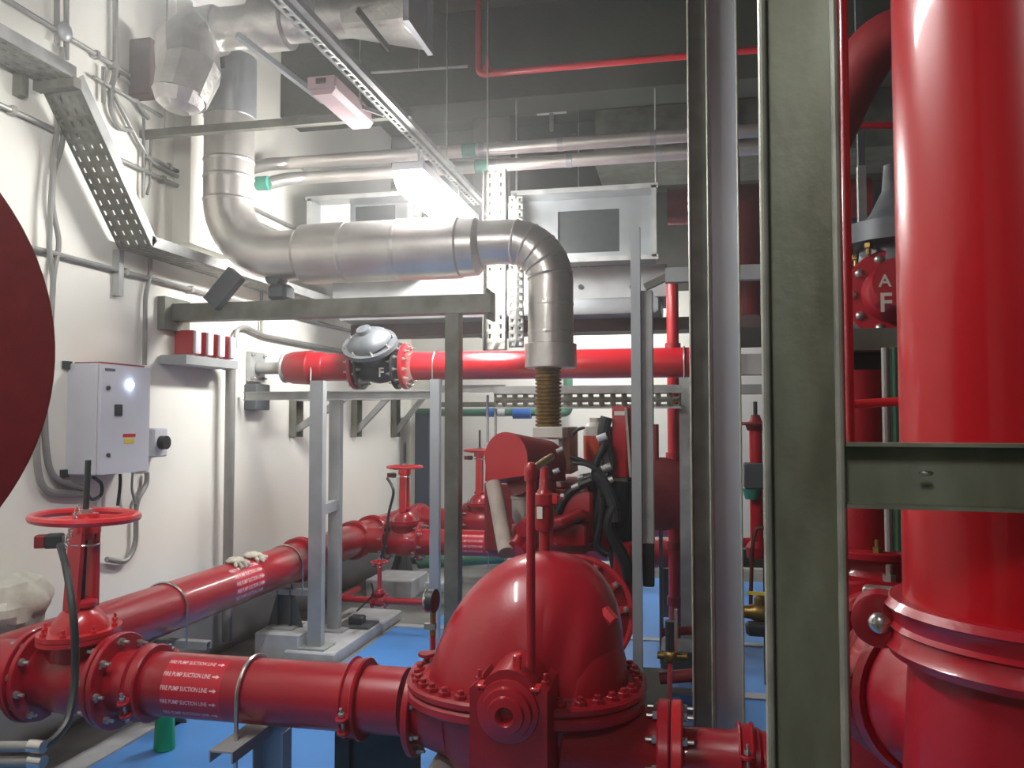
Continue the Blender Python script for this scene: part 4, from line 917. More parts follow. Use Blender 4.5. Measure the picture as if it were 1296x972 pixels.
for k, (o_, lb) in enumerate(((.275, 'ribbed red coupling on the tee branch nearest the thick riser'), (.40, 'second ribbed red coupling on the tee branch beside the olive column'))):
    t = thing('grooved_coupling', lb, 'coupling', bc + bd * o_)
    MB().lathe(bc + bd * o_, bd, [(-.04, .105), (-.04, .13), (-.028, .137), (-.016, .128), (.016, .128), (.028, .137), (.04, .13), (.04, .105)], 36).build('housing', 'redd', t)
    lpp = bc + bd * o_ + V((-.96, -.27, 0)).normalized() * .145
    MB().box(lpp - V((0, 0, .0)), (.05, .04, .05), bev=.01).build('lug', 'redd', t); bolts(t, lpp + ZA * .026, ZA, 0, 1, .012, 'bolt')
t = thing('branch_pipe', 'red pipe leaving the tee branch behind the olive column', 'pipe', bc + bd * .6)
MB().cyl(bc + bd * .24, bc + bd * .56, .104, 36).build('pipe_barrel', 'red', t)
# valve and pipework seen between olive column and riser
VY = 2.3; vc = P(1108, 740, Y=VY)
t = thing('alarm_valve', 'red bolted valve body behind the olive column with vertical pipe above', 'valve', (vc.x, VY, .3))
zz = lambda y: P(1108, y, Y=VY).z
MB().cyl((vc.x - .03, VY, zz(705)), (vc.x - .03, VY, zz(470)), px(vc, 42), 28).build('riser', 'redd', t)
MB().lathe((vc.x, VY, 0), ZA, [(.3, .19), (zz(785), .2), (zz(770), .16), (zz(742), .155), (zz(738), .178), (zz(722), .178), (zz(720), .14), (zz(705), .12), (zz(700), .12)], 32).build('valve_body', 'redd', t)
MB().disc((vc.x, VY, zz(730)), ZA, .184, .03, 32).build('flange', 'red', t)
bolts(t, (vc.x, VY, zz(722)), ZA, .152, 8, .016); MB().disc((vc.x - .02, VY, zz(695)), ZA, .148, .02, 28).build('flange', 'red', t); bolts(t, (vc.x - .02, VY, zz(690)), ZA, .125, 8, .012, 'brass')
t = thing('check_valve_cover', 'domed red cover with flat zinc bolt beside the coupling lug of the riser', 'valve', P(1110, 775, Y=1.88))
q = P(1105, 780, Y=1.88); MB().lathe((q.x + .02, 1.88, q.z - .12), ZA, [(0, .14), (.08, .15), (.1, .15), (.11, .12), (.14, .1), (.155, .05), (.16, 0)], 32).build('cover', 'red', t)
q = P(1118, 748, Y=1.42); MB().box(q, (.06, .03, .012), Matrix.Rotation(-.3, 3, 'Z'), bev=.003).build('bolt_head', 'bolt', t)
a = P(1132, 640, Y=1.9)
for k, (pxx, m_) in enumerate(((1123, 'conduit'), (1134, 'pgreen'))):
    a = P(pxx, 440, Y=1.8); b = P(pxx + 2, 698, Y=1.8); o = MB().cyl((b.x, 1.8, b.z), (b.x, 1.8, a.z), .0075, 10).build('vertical_rod', m_); tag(o, ('pale' if k == 0 else 'green') + ' vertical rod just left of the thick riser', 'rod')
pipe('small_pipe', 'thin red pipe running vertically along the right edge of the olive column', [P(1066, -60, Y=1.35), P(1066, -60, Y=1.35) * V((1, 1, 0)) + ZA * P(1070, 560, Y=1.35).z], .0065, 'red', n=12)
pipe('small_pipe', 'short red tube crossing between olive column and thick riser', [P(1064, 513, Y=1.5), P(1090, 511, Y=1.5), P(1140, 508, Y=1.5)], .0075, 'redo', n=12)
# grey gate valve and flange with letters, seen beside riser
gy = 2.7; g = P(1128, 372, Y=gy)
t = thing('gate_valve', 'grey gate valve with red bolted flange partly hidden by the thick riser', 'valve', g)
R_ = px(g, 56)
MB().disc((g.x, gy, g.z), (-.15, -1, .0), R_, .035, 36).build('flange', 'red', t)
MB().lathe((g.x, gy, g.z), (-.15, -1, 0), [(0, R_ * .66), (.05, R_ * .62), (.07, R_ * .5), (.25, R_ * .5)], 28).build('neck', 'red', t)
bolts(t, V((g.x, gy, g.z)) + V((-.15, -1, 0)).normalized() * .018, (-.15, -1, 0), R_ * .82, 10, .014, dome=True)
MB().lathe((g.x + .02, gy + .1, g.z), (0, -1, 0), [(-.2, R_ * .9), (.05, R_ * 1.02), (.08, R_ * 1.02)], 28).build('valve_body', 'ironl', t)
MB().lathe((g.x + .03, gy + .08, g.z + R_ * .7), ZA, [(0, R_ * .8), (R_ * .45, R_ * .75), (R_ * .5, R_ * 1.15), (R_ * .95, R_ * 1.15), (R_ * 1.0, R_ * .7), (R_ * 1.3, R_ * .5), (R_ * 1.8, R_ * .25), (R_ * 2.4, R_ * .2)], 28).build('bonnet', 'ironl', t)
bolts(t, (g.x + .03, gy + .08, g.z + R_ * 1.15), -ZA, R_ * 1.0, 8, .014, 'brass')
def vfn(cx, cy, cz, ax=XA): return lambda x, y: V((cx, cy, cz)) + ax * x + ZA * y
q = P(1120, 356, Y=gy - .27); text_on(t, 'A', px(q, 22), vfn(q.x, q.y, q.z)).build('lettering', 'offw', t)
q = P(1121, 384, Y=gy - .27); text_on(t, 'F', px(q, 34), vfn(q.x, q.y, q.z)).build('lettering', 'offw', t)
def hb(x0, x1, y, hpx, Y, m, name, label, cat, dp=.08):
    a = P(x0, y, Y=Y); b = P(x1, y, Y=Y)
    if 'support' in name: b.x = X1 - .005
    o = MB().box(((a.x + b.x) / 2, Y, a.z), (b.x - a.x, dp, px(a, hpx)), bev=.004).build(name, m); return tag(o, label, cat)
hb(1040, 1200, 432, 27, 2.3, 'galvd', 'support_beam', 'grey steel beam under the grey valve beside the thick riser', 'beam')
hb(930, 1120, 462, 26, 3.4, 'galv', 'support_beam', 'grey steel beam seen between the double column and the olive column', 'beam')
hb(900, 1000, 428, 24, 4.6, 'concrete', 'support_beam', 'dull dark steel beam above the grey beam between the columns', 'beam')
hb(930, 1110, 493, 12, 4.0, 'grey', 'support_rail', 'thin grey rail below the beams between the columns', 'rail')
hb(1062, 1135, 466, 42, 2.5, 'iron', 'steel_block', 'dark steel block below the beam beside the thick riser', 'bracket', dp=.34)
a = P(1090, 215, Y=3.4); o = MB().box((a.x, 3.4, P(1090, 270, Y=3.4).z), (.03, .03, px(a, 120))).build('steel_angle', 'galv'); tag(o, 'thin upright steel angle above the grey valve', 'angle')
a = P(1050, 150, Y=2.6); b = P(1118, 30, Y=2.6)
pipe('riser_offset', 'inclined dark red pipe high between olive column and thick riser', [P(1040, 190, Y=2.6), P(1075, 110, Y=2.55), P(1112, 48, Y=2.5), P(1220, 30, Y=2.5)], .075, 'redm', .08)
pipe('sprinkler_pipe', 'thin dark red horizontal pipe below the inclined red pipe', [P(1040, 160, Y=3.0), P(1200, 158, Y=3.0)], .012, 'red', n=12)
pipe('header_pipe', 'large dark red pipe high behind the double column', [P(845, 262, Y=7.3), P(1100, 250, Y=7.3)], .16, 'redm', n=24)
pipe('header_pipe', 'dull red vertical pipe behind the gap between the columns', [P(945, 258, Y=7.0), P(945, 400, Y=7.0)], .11, 'redm', n=24)
# OS&Y valve seen between columns
vy = 4.3; v = P(957, 600, Y=vy)
t = thing('riser_valve', 'slim red riser with small handwheel and grey clamp between the columns', 'valve', (v.x, vy, .6))
MB().tube([V((v.x + .3, vy, .02)), V((v.x + .3, vy, P(957, 693, Y=vy).z)), V((v.x, vy, P(957, 693, Y=vy).z)), V((v.x, vy, P(957, 545, Y=vy).z))], .032, 18, .05).build('riser', 'redb', t)
MB().lathe(V((v.x, vy, P(957, 690, Y=vy).z - .06)), ZA, [(0, .05), (.05, .055), (.08, .035)], 18).build('lower_elbow', 'redd', t)
zz = P(957, 536, Y=vy).z; MB().torus((v.x, vy, zz), ZA, .085, .008, 28, 8).box((v.x, vy, zz), (.16, .012, .01)).box((v.x, vy, zz), (.012, .16, .01)).build('handwheel', 'redm', t)
MB().lathe((v.x, vy, P(957, 545, Y=vy).z), ZA, [(0, .04), (.03, .05), (.05, .03), (.08, .02)], 16).build('bonnet', 'redm', t)
MB().cyl((v.x, vy, zz), (v.x, vy, zz + .11), .01, 10).build('stem', 'iron', t)
q = P(957, 602, Y=vy - .03); MB().box(q, (.12, .09, px(q, 32)), bev=.005).build('grey_clamp', 'greyd', t)
q = P(951, 624, Y=vy - .05); MB().lathe(q - ZA * .03, ZA, [(0, .03), (.05, .045)], 16).build('cup', 'tape', t)
pipe('copper_tube', 'thin copper tube looping down between the columns', [P(968, 668, Y=3.9), P(957, 668, Y=3.9), P(952, 690, Y=3.9), P(950, 765, Y=3.9)], .009, 'copper', .05, n=10)
t = thing('brass_valve', 'small brass valve low between the columns', 'valve', P(962, 775, Y=3.7))
q = P(962, 775, Y=3.7); MB().lathe(q - XA * .07, XA, [(0, .025), (.03, .03), (.05, .04), (.09, .04), (.11, .03), (.14, .025)], 16).lathe(q, ZA, [(0, .025), (.06, .025), (.07, .015)], 14).build('body', 'brass', t)
MB().box(q + V((0, 0, .08)), (.1, .02, .012)).build('lever', 'yellow', t); MB().box(q - V((0, 0, .07)), (.12, .08, .05), bev=.01).build('lower_body', 'iron', t)
hb(935, 975, 705, 22, 4.6, 'concrete', 'support_beam', 'dark beam above the blue floor between the columns', 'beam')
pipe('branch_pipe', 'short red pipe with domed end seen low between the columns', [P(930, 693, Y=5.2), P(975, 693, Y=5.2)], .06, 'red')
# vertical red pipe behind the pale posts at 850
py_ = 5.9; v = P(852, 500, Y=py_)
t = thing('vertical_pipe', 'thin red vertical pipe passing behind the right end of the overhead red pipe', 'pipe', (v.x, py_, 0))
MB().cyl((v.x, py_, .02), (v.x, py_, P(852, 345, Y=py_).z), .042, 20).build('pipe_barrel', 'redb', t)
for yy in (440, 578, 592, 690, 760): q = P(852, yy, Y=py_); MB().cyl((v.x, py_, q.z - .03), (v.x, py_, q.z + .03), .055, 18).build('joint_collar', 'redd', t)
t = thing('black_valve', 'small black valve with dark lever on the thin vertical pipe', 'valve', P(850, 610, Y=5.7))
q = P(849, 612, Y=5.75); MB().lathe(q - XA * .1, XA, [(0, .03), (.04, .05), (.14, .05), (.18, .03)], 14).box(q + V((-.03, -.03, .06)), (.16, .07, .05), bev=.01).build('body', 'iron', t)
pp = P(838, 620, Y=5.6); t = thing('expansion_disc', 'round dull red housing low behind the pale posts', 'housing', P(838, 640, Y=5.4))
MB().lathe(P(836, 625, Y=5.5), (0, -1, 0), [(-.2, .2), (-.05, .23), (0, .24), (.03, .2), (.05, .1), (.05, 0)], 30).build('housing', 'redm', t)
q = P(843, 560, Y=5.5); MB().cyl(P(830, 560, Y=5.5) * V((1, 1, 0)) + ZA * P(830, 586, Y=5.5).z, P(830, 560, Y=5.5) * V((1, 1, 0)) + ZA * P(830, 537, Y=5.5).z, .02, 12).build('fill_pipe', 'redd', t)
# clutter low right of pump: gauges, sensing lines
pipe('sensing_pipe', 'dull red horizontal tube low right of the pump dome', [P(838, 800, Y=4.4), P(905, 796, Y=4.4)], .022, 'redm', n=14)
pipe('sensing_pipe', 'dull red pipe near the floor right of the pump dome', [P(835, 858, Y=4.0), P(905, 852, Y=4.0)], .03, 'redm', n=14)
t = thing('sensor_assembly', 'small brass and chrome valve assembly right of the pump dome', 'valve', P(852, 815, Y=3.3))
q = P(848, 842, Y=3.2); MB().cyl(q, P(847, 892, Y=2.9), .009, 10).build('riser', 'red', t)
q = P(849, 830, Y=3.2); MB().sphere(q, (.03, .025, .025), 12).cyl(q - XA * .05, q + XA * .06, .014, 12).build('body', 'brass', t)
MB().cyl(q + V((0, 0, .02)), q + V((0, 0, .13)), .02, 14).build('gauge_stem', 'iron', t); MB().box(q + V((.02, -.02, .1)), (.012, .01, .16)).build('handle', 'chrome', t)
hb(837, 905, 832, 34, 5.0, 'greyd', 'floor_block', 'dark grey block low behind the sensing tubes', 'block', dp=.3)
hb(836, 868, 745, 60, 6.6, 'concrete', 'concrete_block', 'grey block behind the thin vertical red pipe', 'block', dp=.3)
# pipe behind engine, seen right of pale posts
pipe('branch_pipe', 'red pipe lying low behind the pale posts right of the engine', [P(810, 700, Y=6.3), P(910, 698, Y=6.3)], .11, 'redd')
o = MB().box((P(900, 860, Z=0).x + 1.2, 4.0, .1), (1.2, 1.6, .2), bev=.01).build('machine_base', 'concrete'); tag(o, 'low dark concrete base on the floor right of the double column', 'plinth')
# ================================================================ RED DISC AT LEFT EDGE
dd = .95; cdir = ray(-398, 437).normalized(); cc_ = CAM + cdir * dd * 1.45; rad = 0
# radius so that its right edge falls on pixel column 70
nrm = -cdir; uu = nrm.cross(ZA).normalized()
if uu.dot(ray(70, 430)) < 0: uu = -uu
e = ray(70, 437).normalized(); tt_ = (cc_ - CAM).dot(cdir) / e.dot(cdir); rad = (CAM + e * tt_ - cc_).length
t = thing('round_tank', 'large round flat dark red tank end cut off by the left edge', 'tank', (cc_.x, cc_.y, cc_.z - rad))
MB().lathe(cc_, cdir, [(-.004, rad * .985), (0, rad), (.012, rad), (.016, rad * .985), (.02, rad * .93), (.12, rad * .8), (.13, 0)], 96).build('end_plate', 'disc', t)
MB().bar((cc_.x, cc_.y, .0), (cc_.x, cc_.y, cc_.z - rad * .9), .1, .1).bar((cc_.x, cc_.y, .0), (cc_.x, cc_.y, .02), .3, .3).build('foot', 'greyd', t)

def footing(o, x, y, z0, m='greyd', up=False):
    MB().bar((x, y, z0), (x, y, ZC if up else 0), .025, .025).build('hanger' if up else 'support_foot', m, o)
for o in list(bpy.data.objects):
    l = o.get('label', '')
    if l.startswith('large dark red pipe high behind'): footing(o, P(935, 255, Y=7.3).x, 7.3, P(935, 255, Y=7.3).z + .14, up=True); footing(o, P(1050, 255, Y=7.3).x, 7.3, P(1050, 255, Y=7.3).z + .14, up=True)
    if l.startswith('inclined dark red pipe'): footing(o, P(1200, 30, Y=2.5).x, 2.5, P(1200, 30, Y=2.5).z + .06, up=True)
    if l.startswith('thin dark red horizontal pipe below'): footing(o, P(1180, 158, Y=3.0).x, 3.0, P(1180, 158, Y=3.0).z, up=True)
    if l.startswith('round dull red housing'): q = P(836, 625, Y=5.5); footing(o, q.x, 5.5, q.z - .2)
    if l.startswith('short red pipe with domed end'): q = P(968, 693, Y=5.2); footing(o, q.x, 5.2, q.z - .05)
    if l.startswith('red pipe lying low behind the pale posts'): q = P(880, 698, Y=6.3); footing(o, q.x, 6.3, q.z - .1)
    if l.startswith('dull red horizontal tube low'): q = P(893, 796, Y=4.4); footing(o, q.x, 4.4, q.z)
    if l.startswith('dull red pipe near the floor'): q = P(893, 853, Y=4.0); footing(o, q.x, 4.0, q.z)
    if l.startswith('green pipe lying low'): q = P(570, 708, Y=7.0); footing(o, q.x, 7.0, q.z - .04)
    if l.startswith('small brass valve low between'): q = P(975, 775, Y=3.7); footing(o, q.x, 3.7, q.z - .05)
    if l.startswith('thin upright steel angle'): q = P(1090, 215, Y=3.4); footing(o, q.x, 3.4, q.z - .1, up=True)
# ================================================================ FIRE PUMP
PX_, PY_ = -.5, 2.8
FZ = P(665, 850, Y=PY_).z - .01
ax_, ay_ = .405, .33
pc = V((P(667, 850, Y=PY_).x, PY_, FZ))
t = thing('fire_pump', 'large glossy red split-case pump with tall domed upper casing', 'pump', (pc.x, pc.y, .2))
# flange ring, two halves
def ovalring(z0, z1, k=1.0, bev=.008, n=64):
    b = MB(); prof = [(z0, k - bev / .4), (z0 + bev, k), (z1 - bev, k), (z1, k - bev / .4)]; vs = []; fs = []
    for z, q in prof:
        for i in range(n):
            an = 2 * PI * i / n; c, s_ = math.cos(an), math.sin(an); e = .85
            vs.append(V((pc.x + ax_ * q * math.copysign(abs(c) ** e, c), pc.y + ay_ * q * math.copysign(abs(s_) ** e, s_), z)))
    for j in range(3):
        for i in range(n): fs.append([j * n + i, j * n + (i + 1) % n, (j + 1) * n + (i + 1) % n, (j + 1) * n + i])
    fs += [list(range(n - 1, -1, -1)), [3 * n + i for i in range(n)]]; return b.add(vs, fs)
ovalring(FZ - .03, FZ).build('upper_flange', 'redd', t)
ovalring(FZ - .07, FZ - .033).build('lower_flange', 'redd', t)
# upper casing: rounded volute, taller and flatter-sided than a sphere
dh = P(700, 699, Y=PY_).z - FZ
n, k_ = 64, 24; vs = []; fs = []
for j in range(k_ + 1):
    h_ = j / k_; 
    th = h_ * PI / 2
    zz = math.sin(th) ** .98; rr_ = math.cos(th) ** .9
    for i in range(n):
        an = 2 * PI * i / n; c, s_ = math.cos(an), math.sin(an)
        e = .9
        x = .325 * rr_ * math.copysign(abs(c) ** e, c); y = .26 * rr_ * math.copysign(abs(s_) ** e, s_)
        # waist between the two suction lobes and the central volute on the right shoulder
        gr = math.exp(-((x - .14) / .05) ** 2) * (1 if y < 0 else .3) * (1 - h_) * .03
        vs.append(V((pc.x - .012 + x + .085 * zz, pc.y + y * (1 - gr / .26) + .03 * zz, FZ - .004 + dh * zz)))
for j in range(k_):
    for i in range(n): fs.append([j * n + i, j * n + (i + 1) % n, (j + 1) * n + (i + 1) % n, (j + 1) * n + i])
b = MB().add(vs, fs)
# low ribs / side lobe on the right back shoulder
b.sphere((pc.x + .185, pc.y - .01, FZ + .0), (.16, .2, .25), 28)
b.build('upper_casing', 'red', t, ang=60)
q = P(775, 783, Y=PY_ - .1)
MB().lathe(q + V((-.03, .02, .02)), (.7, -.4, -.6), [(0, .022), (.05, .02), (.055, .012)], 6).build('vent_plug', 'redo', t)
# casing nuts round the flange
base = WL[t.name]
key = 'nut'; nb = MB().lathe((0, 0, 0), ZA, [(0, 1), (.6, 1), (.72, .86)], 6).lathe((0, 0, .72), ZA, [(0, .55), (.5, .55), (.6, .4)], 8).build('bolt', 'redd'); nme = nb.data; bpy.data.objects.remove(nb)
N_ = 34
for i in range(N_):
    an = 2 * PI * (i + .5) / N_; c, s_ = math.cos(an), math.sin(an)
    p = V((pc.x + (ax_ - .032) * math.copysign(abs(c) ** .85, c), pc.y + (ay_ - .03) * math.copysign(abs(s_) ** .85, s_), FZ))
    if abs(c) < .22 and s_ < 0: continue
    o = bpy.data.objects.new('bolt', nme); COL.objects.link(o); o.parent = t; o.location = p - base; o.scale = (.02,) * 3
# lower casing
lw = MB(); vs = []; fs = []; n = 48; rings = [(0, .33, .26), (-.08, .335, .265), (-.2, .30, .25), (-.34, .2, .2), (-.38, .12, .14)]
for z, rx, ry in rings:
    for i in range(n): an = 2 * PI * i / n; vs.append(V((pc.x + rx * math.cos(an), pc.y + ry * math.sin(an), FZ - .03 + z)))
for j in range(len(rings) - 1):
    for i in range(n): fs.append([j * n + i, j * n + (i + 1) % n, (j + 1) * n + (i + 1) % n, (j + 1) * n + i])
fs.append([(len(rings) - 1) * n + i for i in range(n)]); lw.add(vs, fs)
lw.build('lower_casing', 'redd', t)
# suction nozzle
fx_ = P(523, 900, Y=SY).x
MB().lathe((pc.x - .25, SY, SZ), -XA, [(0, .17), (.1, .14), (abs(fx_ - pc.x) - .25, .115)], 32).build('suction_nozzle', 'redd', t)
fl = MB().disc((fx_ + .018, SY, SZ - .02), XA, .158, .026, 44).build('suction_flange', 'red', t)
bolts(fl if False else t, (fx_ + .032, SY, SZ - .02), XA, .135, 8, .013, a0=.4, length=.8)
# discharge nozzle
dz = P(858, 950, Y=PY_ - .05).z - .01; dx = P(842, 940, Y=PY_ - .05).x
MB().tube([V((pc.x + .15, PY_ - .05, dz + .02)), V((pc.x + .3, PY_ - .05, dz)), V((dx, PY_ - .05, dz))], [.2, .165, .115], 32).build('discharge_nozzle', 'redd', t)
MB().disc((dx - .004, PY_ - .05, dz), XA, .165, .04, 44).build('discharge_flange', 'red', t)
bolts(t, (dx - .024, PY_ - .05, dz), -XA, .138, 10, .0135)
# bearing housing at the near end of the shaft
bc_ = P(640, 905, Y=2.33); bz_ = bc_.z; bx_ = bc_.x
t2 = t
poly = [(-.115, -.3), (.115, -.3), (.115, .06), (.095, .075)] + [(.09 * math.cos(PI * i / 10), .02 + .1 * math.sin(PI * i / 10)) for i in range(1, 10)] + [(-.095, .075), (-.115, .06)]
MB().prism(poly, (bx_, 2.36, bz_), XA, ZA, (0, .2, 0)).build('bearing_housing', 'redd', t)
MB().lathe((bx_, 2.36, bz_), -YA, [(0, .092), (.008, .09), (.012, .075), (.03, .072), (.034, .055), (.045, .052), (.05, .028), (.04, .02), (.02, .018), (.02, 0)], 36).build('bearing_cover', 'red', t)
MB().box((bx_ + .02, 2.4, bz_ + .125), (.025, .03, .06), bev=.004).build('lifting_tab', 'redo', t)
for s_ in (-1, 1): bolts(t, (bx_ + s_ * .1, 2.42, bz_ + .06), ZA, 0, 1, .014, 'redd')
for s_ in (-.8, .8): MB().box((bx_ + s_ * .1, 2.38, bz_ + .066), (.03, .05, .012), bev=.003).build('pad', 'redo', t)
MB().cyl((bx_, 2.5, bz_), (bx_, 3.45, bz_), .055, 24).build('shaft_tube', 'redd', t)
for s_ in (-1, 1): MB().box((pc.x + s_ * .2, pc.y, .28), (.12, .4, .19), bev=.01).build('foot', 'redd', t)
o = MB().box((pc.x, 3.5, .1), (.9, 2.6, .18), bev=.015).build('pump_base', 'concrete'); tag(o, 'low dark concrete base carrying pump and engine', 'plinth')
# tan rag / sheet below suction flange
q = P(575, 955, Y=2.9); o = MB().box((q.x, 2.75, .28), (.2, .08, .3), Matrix.Rotation(.5, 3, 'Y'), bev=.01).build('base_gusset', 'cream'); tag(o, 'pale slanted plate below the pump inlet flange', 'plate')
# discharge pipework right of the pump
t = thing('discharge_spool', 'red discharge spool with bolted flange and tapered end right of the pump', 'pipe', (dx + .3, PY_ - .05, dz))
MB().disc((dx + .038, PY_ - .05, dz), XA, .165, .036, 44).build('flange', 'redo', t)
bolts(t, (dx + .056, PY_ - .05, dz), XA, .138, 10, .0135)
MB().lathe((dx + .04, PY_ - .05, dz), XA, [(0, .085), (.17, .085), (.19, .098), (.25, .098), (.26, .088), (.34, .09), (.45, .125), (.6, .13)], 32).build('pipe_barrel', 'red', t)
coupling((dx + .25, PY_ - .05, dz), XA, .09, 'red coupling on the discharge spool left of the olive column', lug=(0, -1, .2), w_=.05)
t2 = thing('pressure_gauge', 'chrome pressure gauge seen edge-on above the pump inlet', 'gauge', P(548, 775, Y=2.85))
q = P(548, 760, Y=2.8); MB().lathe(q - V((.02, 0, 0)), (1, -.12, 0), [(0, .038), (.004, .041), (.03, .041), (.032, .036)], 28).build('gauge_case', 'iron', t2); MB().torus(q + V((-.018, 0, 0)), (1, -.12, 0), .037, .006, 28, 8).build('bezel', 'chrome', t2)
MB().cyl(q - ZA * .12, q - ZA * .04, .01, 10).build('stem', 'brass', t2); MB().box(q - ZA * .09 - XA * .01, (.04, .02, .02)).build('cock', 'chrome', t2)
MB().tube([q - ZA * .11, P(548, 822, Y=2.8)], .009, 10).build('riser', 'redd', t2); q2 = P(540, 828, Y=2.8); MB().disc(q2, ZA, .03, .012, 16).build('collar', 'redd', t2)
# air release pipe in front of dome
ap = [P(672, 872, Y=2.44), P(672, 872, Y=2.44) * V((1, 1, 0)) + ZA * P(675, 600, Y=2.44).z, P(690, 582, Y=2.75)]
at = thing('air_release_pipe', 'thin red vertical tube standing in front of the pump dome', 'pipe', ap[0])
MB().tube([ap[0], ap[1]], .0135, 14).build('tube', 'red', at)
MB().lathe(ap[1] - ZA * .02, ZA, [(0, .02), (.03, .021), (.045, .019), (.055, .01)], 16).build('elbow', 'redd', at)
MB().tube([ap[1] + ZA * .01, P(698, 578, Y=2.7)], .0115, 12).build('side_tube', 'brass', at)
MB().lathe(ap[0] - ZA * .01, ZA, [(0, .022), (.03, .022)], 6).build('foot_nut', 'redd', at)
# air release valve behind, on top of the dome
vt = thing('air_release_valve', 'red cylindrical air vent valve with small white tag on top of the pump', 'valve', P(688, 700, Y=2.95))
vy = 2.95; f = lambda y: P(688, y, Y=vy).z; xx = P(689, 650, Y=vy).x
MB().lathe((xx, vy, 0), ZA, [(f(702), .02), (f(672), .02), (f(671), .03), (f(664), .035), (f(640), .035), (f(638), .045), (f(625), .045), (f(624), .03), (f(618), .02), (f(590), .014)], 24).build('valve_body', 'redd', vt)
MB().box((xx + .0, vy - .005, f(631)), (.11, .05, px((xx, vy, 1.2), 11)), bev=.004).build('top_flange', 'redo', vt)
q = P(683, 649, Y=vy - .04); MB().box(q, (.02, .003, .043)).build('white_tag', 'offw', vt)
MB().lathe((xx + .06, vy, f(628)), XA, [(0, .012), (.012, .012)], 6).build('plug', 'chrome', vt)

# ================================================================ DIESEL ENGINE
en = thing('diesel_engine', 'red diesel engine crowded with hoses behind the pump', 'engine', (pc.x, 4.3, .2))
def eb(x0, y0, x1, y1, Y, dp, m, name, bev=.01, parent=None):
    a = P(x0, y1, Y=Y); b = P(x1, y0, Y=Y); return MB().box(((a.x + b.x) / 2, Y + dp / 2, (a.z + b.z) / 2), (b.x - a.x, dp, b.z - a.z), bev=bev).build(name, m, parent or en)
blk = eb(672, 622, 752, 696, 4.0, .9, 'redd', 'engine_block', .02)
eb(708, 622, 750, 690, 3.92, .1, 'red', 'timing_cover', .015)
eb(700, 664, 742, 690, 3.86, .08, 'redd', 'front_bracket', .01)
a = P(700, 676, Y=3.85); MB().tube([P(690, 664, Y=3.85), P(712, 660, Y=3.8), P(733, 650, Y=3.85), P(742, 655, Y=3.9)], .03, 12).build('water_pipe', 'redd', en)
eb(612, 610, 742, 700, 4.6, .5, 'redm', 'rear_block', .02)
eb(700, 612, 770, 640, 4.1, .5, 'redm', 'rocker_cover', .02)
# flywheel housing with spokes
fy = 3.75; fc = P(742, 765, Y=fy); R_ = .265
MB().lathe((fc.x - .06, fy + .12, fc.z - .06), -YA, [(0, R_), (.03, R_), (.04, R_ * .95), (.08, R_ * .6), (.14, R_ * .3)], 40).build('flywheel_housing', 'redd', en)
for k in range(5):
    an = .15 + k * .5; d = V((math.cos(an), 0, math.sin(an))); c0 = V((fc.x - .06, fy + .05, fc.z - .06)); MB().bar(c0 + d * .08, c0 + d * R_ * .97, .012, .03).build('rib', 'redo', en)
    bolts(en, c0 + d * R_ * .9 + V((0, -.0, 0)), -YA, 0, 1, .014)
eb(776, 688, 800, 800, 3.9, .1, 'redd', 'side_bracket', .01)
MB().torus((fc.x - .06, fy + .08, fc.z - .06), YA, R_ * .98, .014, 44, 8).build('housing_rim', 'redo', en)
# air cleaner with flat D-shaped end
A0 = P(641, 580, Y=3.75); r_ = px(A0, 33); ad = V((.42, 1, -.14)).normalized(); au = V((1, -.42, 0)).normalized()
poly = [(r_ * math.cos(a_), r_ * math.sin(a_)) for a_ in [(-.42 + (PI + .84) * i / 30) for i in range(31)]]
poly = [(x, y) for x, y in poly]; poly = [(r_ * .98, -r_ * .62)] + poly[1:-1] + [(-r_ * .98, -r_ * .92)]
MB().prism(poly, A0, au, ZA, ad * .34).build('air_cleaner', 'redm', en); MB().prism(poly, A0 - ad * .006, au, ZA, ad * .01).build('air_cleaner_end', 'redb', en)
MB().cyl(A0 + ad * .1 - ZA * r_ * .8, A0 + ad * .34 - ZA * r_ * .95, r_ * .55, 20).build('air_outlet', 'redd', en)
eb(674, 541, 712, 554, 4.05, .5, 'offw', 'heat_shield', .003)
eb(712, 541, 722, 600, 4.25, .3, 'tan', 'heat_shield_flank', .003)
MB().bar(P(710, 555, Y=4.1), P(711, 598, Y=4.1), .02, .03).build('slotted_strap', 'galvd', en)
# cream wrapped hose and grey canister
MB().tube(smooth([P(624, 612, Y=3.72), P(630, 640, Y=3.66), P(635, 668, Y=3.6), P(641, 700, Y=3.5)]), .036, 18).build('cream_hose', 'cream', en)
f = lambda y: P(660, y, Y=3.9).z; xx = P(660, 640, Y=3.9).x
MB().lathe((xx, 3.9, 0), ZA, [(f(664), .03), (f(655), .045), (f(632), .048), (f(631), .052), (f(628), .052), (f(626), .04), (f(608), .042), (f(604), .03)], 22).build('grey_canister', 'cream', en)
MB().lathe((xx, 3.9, 0), ZA, [(f(690), .035), (f(672), .05), (f(664), .045)], 22).build('canister_foot', 'redd', en)
for k, (a, b) in enumerate((((652, 694), (665, 676)), ((656, 700), (678, 684)), ((662, 670), (672, 662)))): MB().cyl(P(*a, Y=3.5), P(*b, Y=3.6), .035, 14).build('fitting', 'red' if k else 'redd', en)
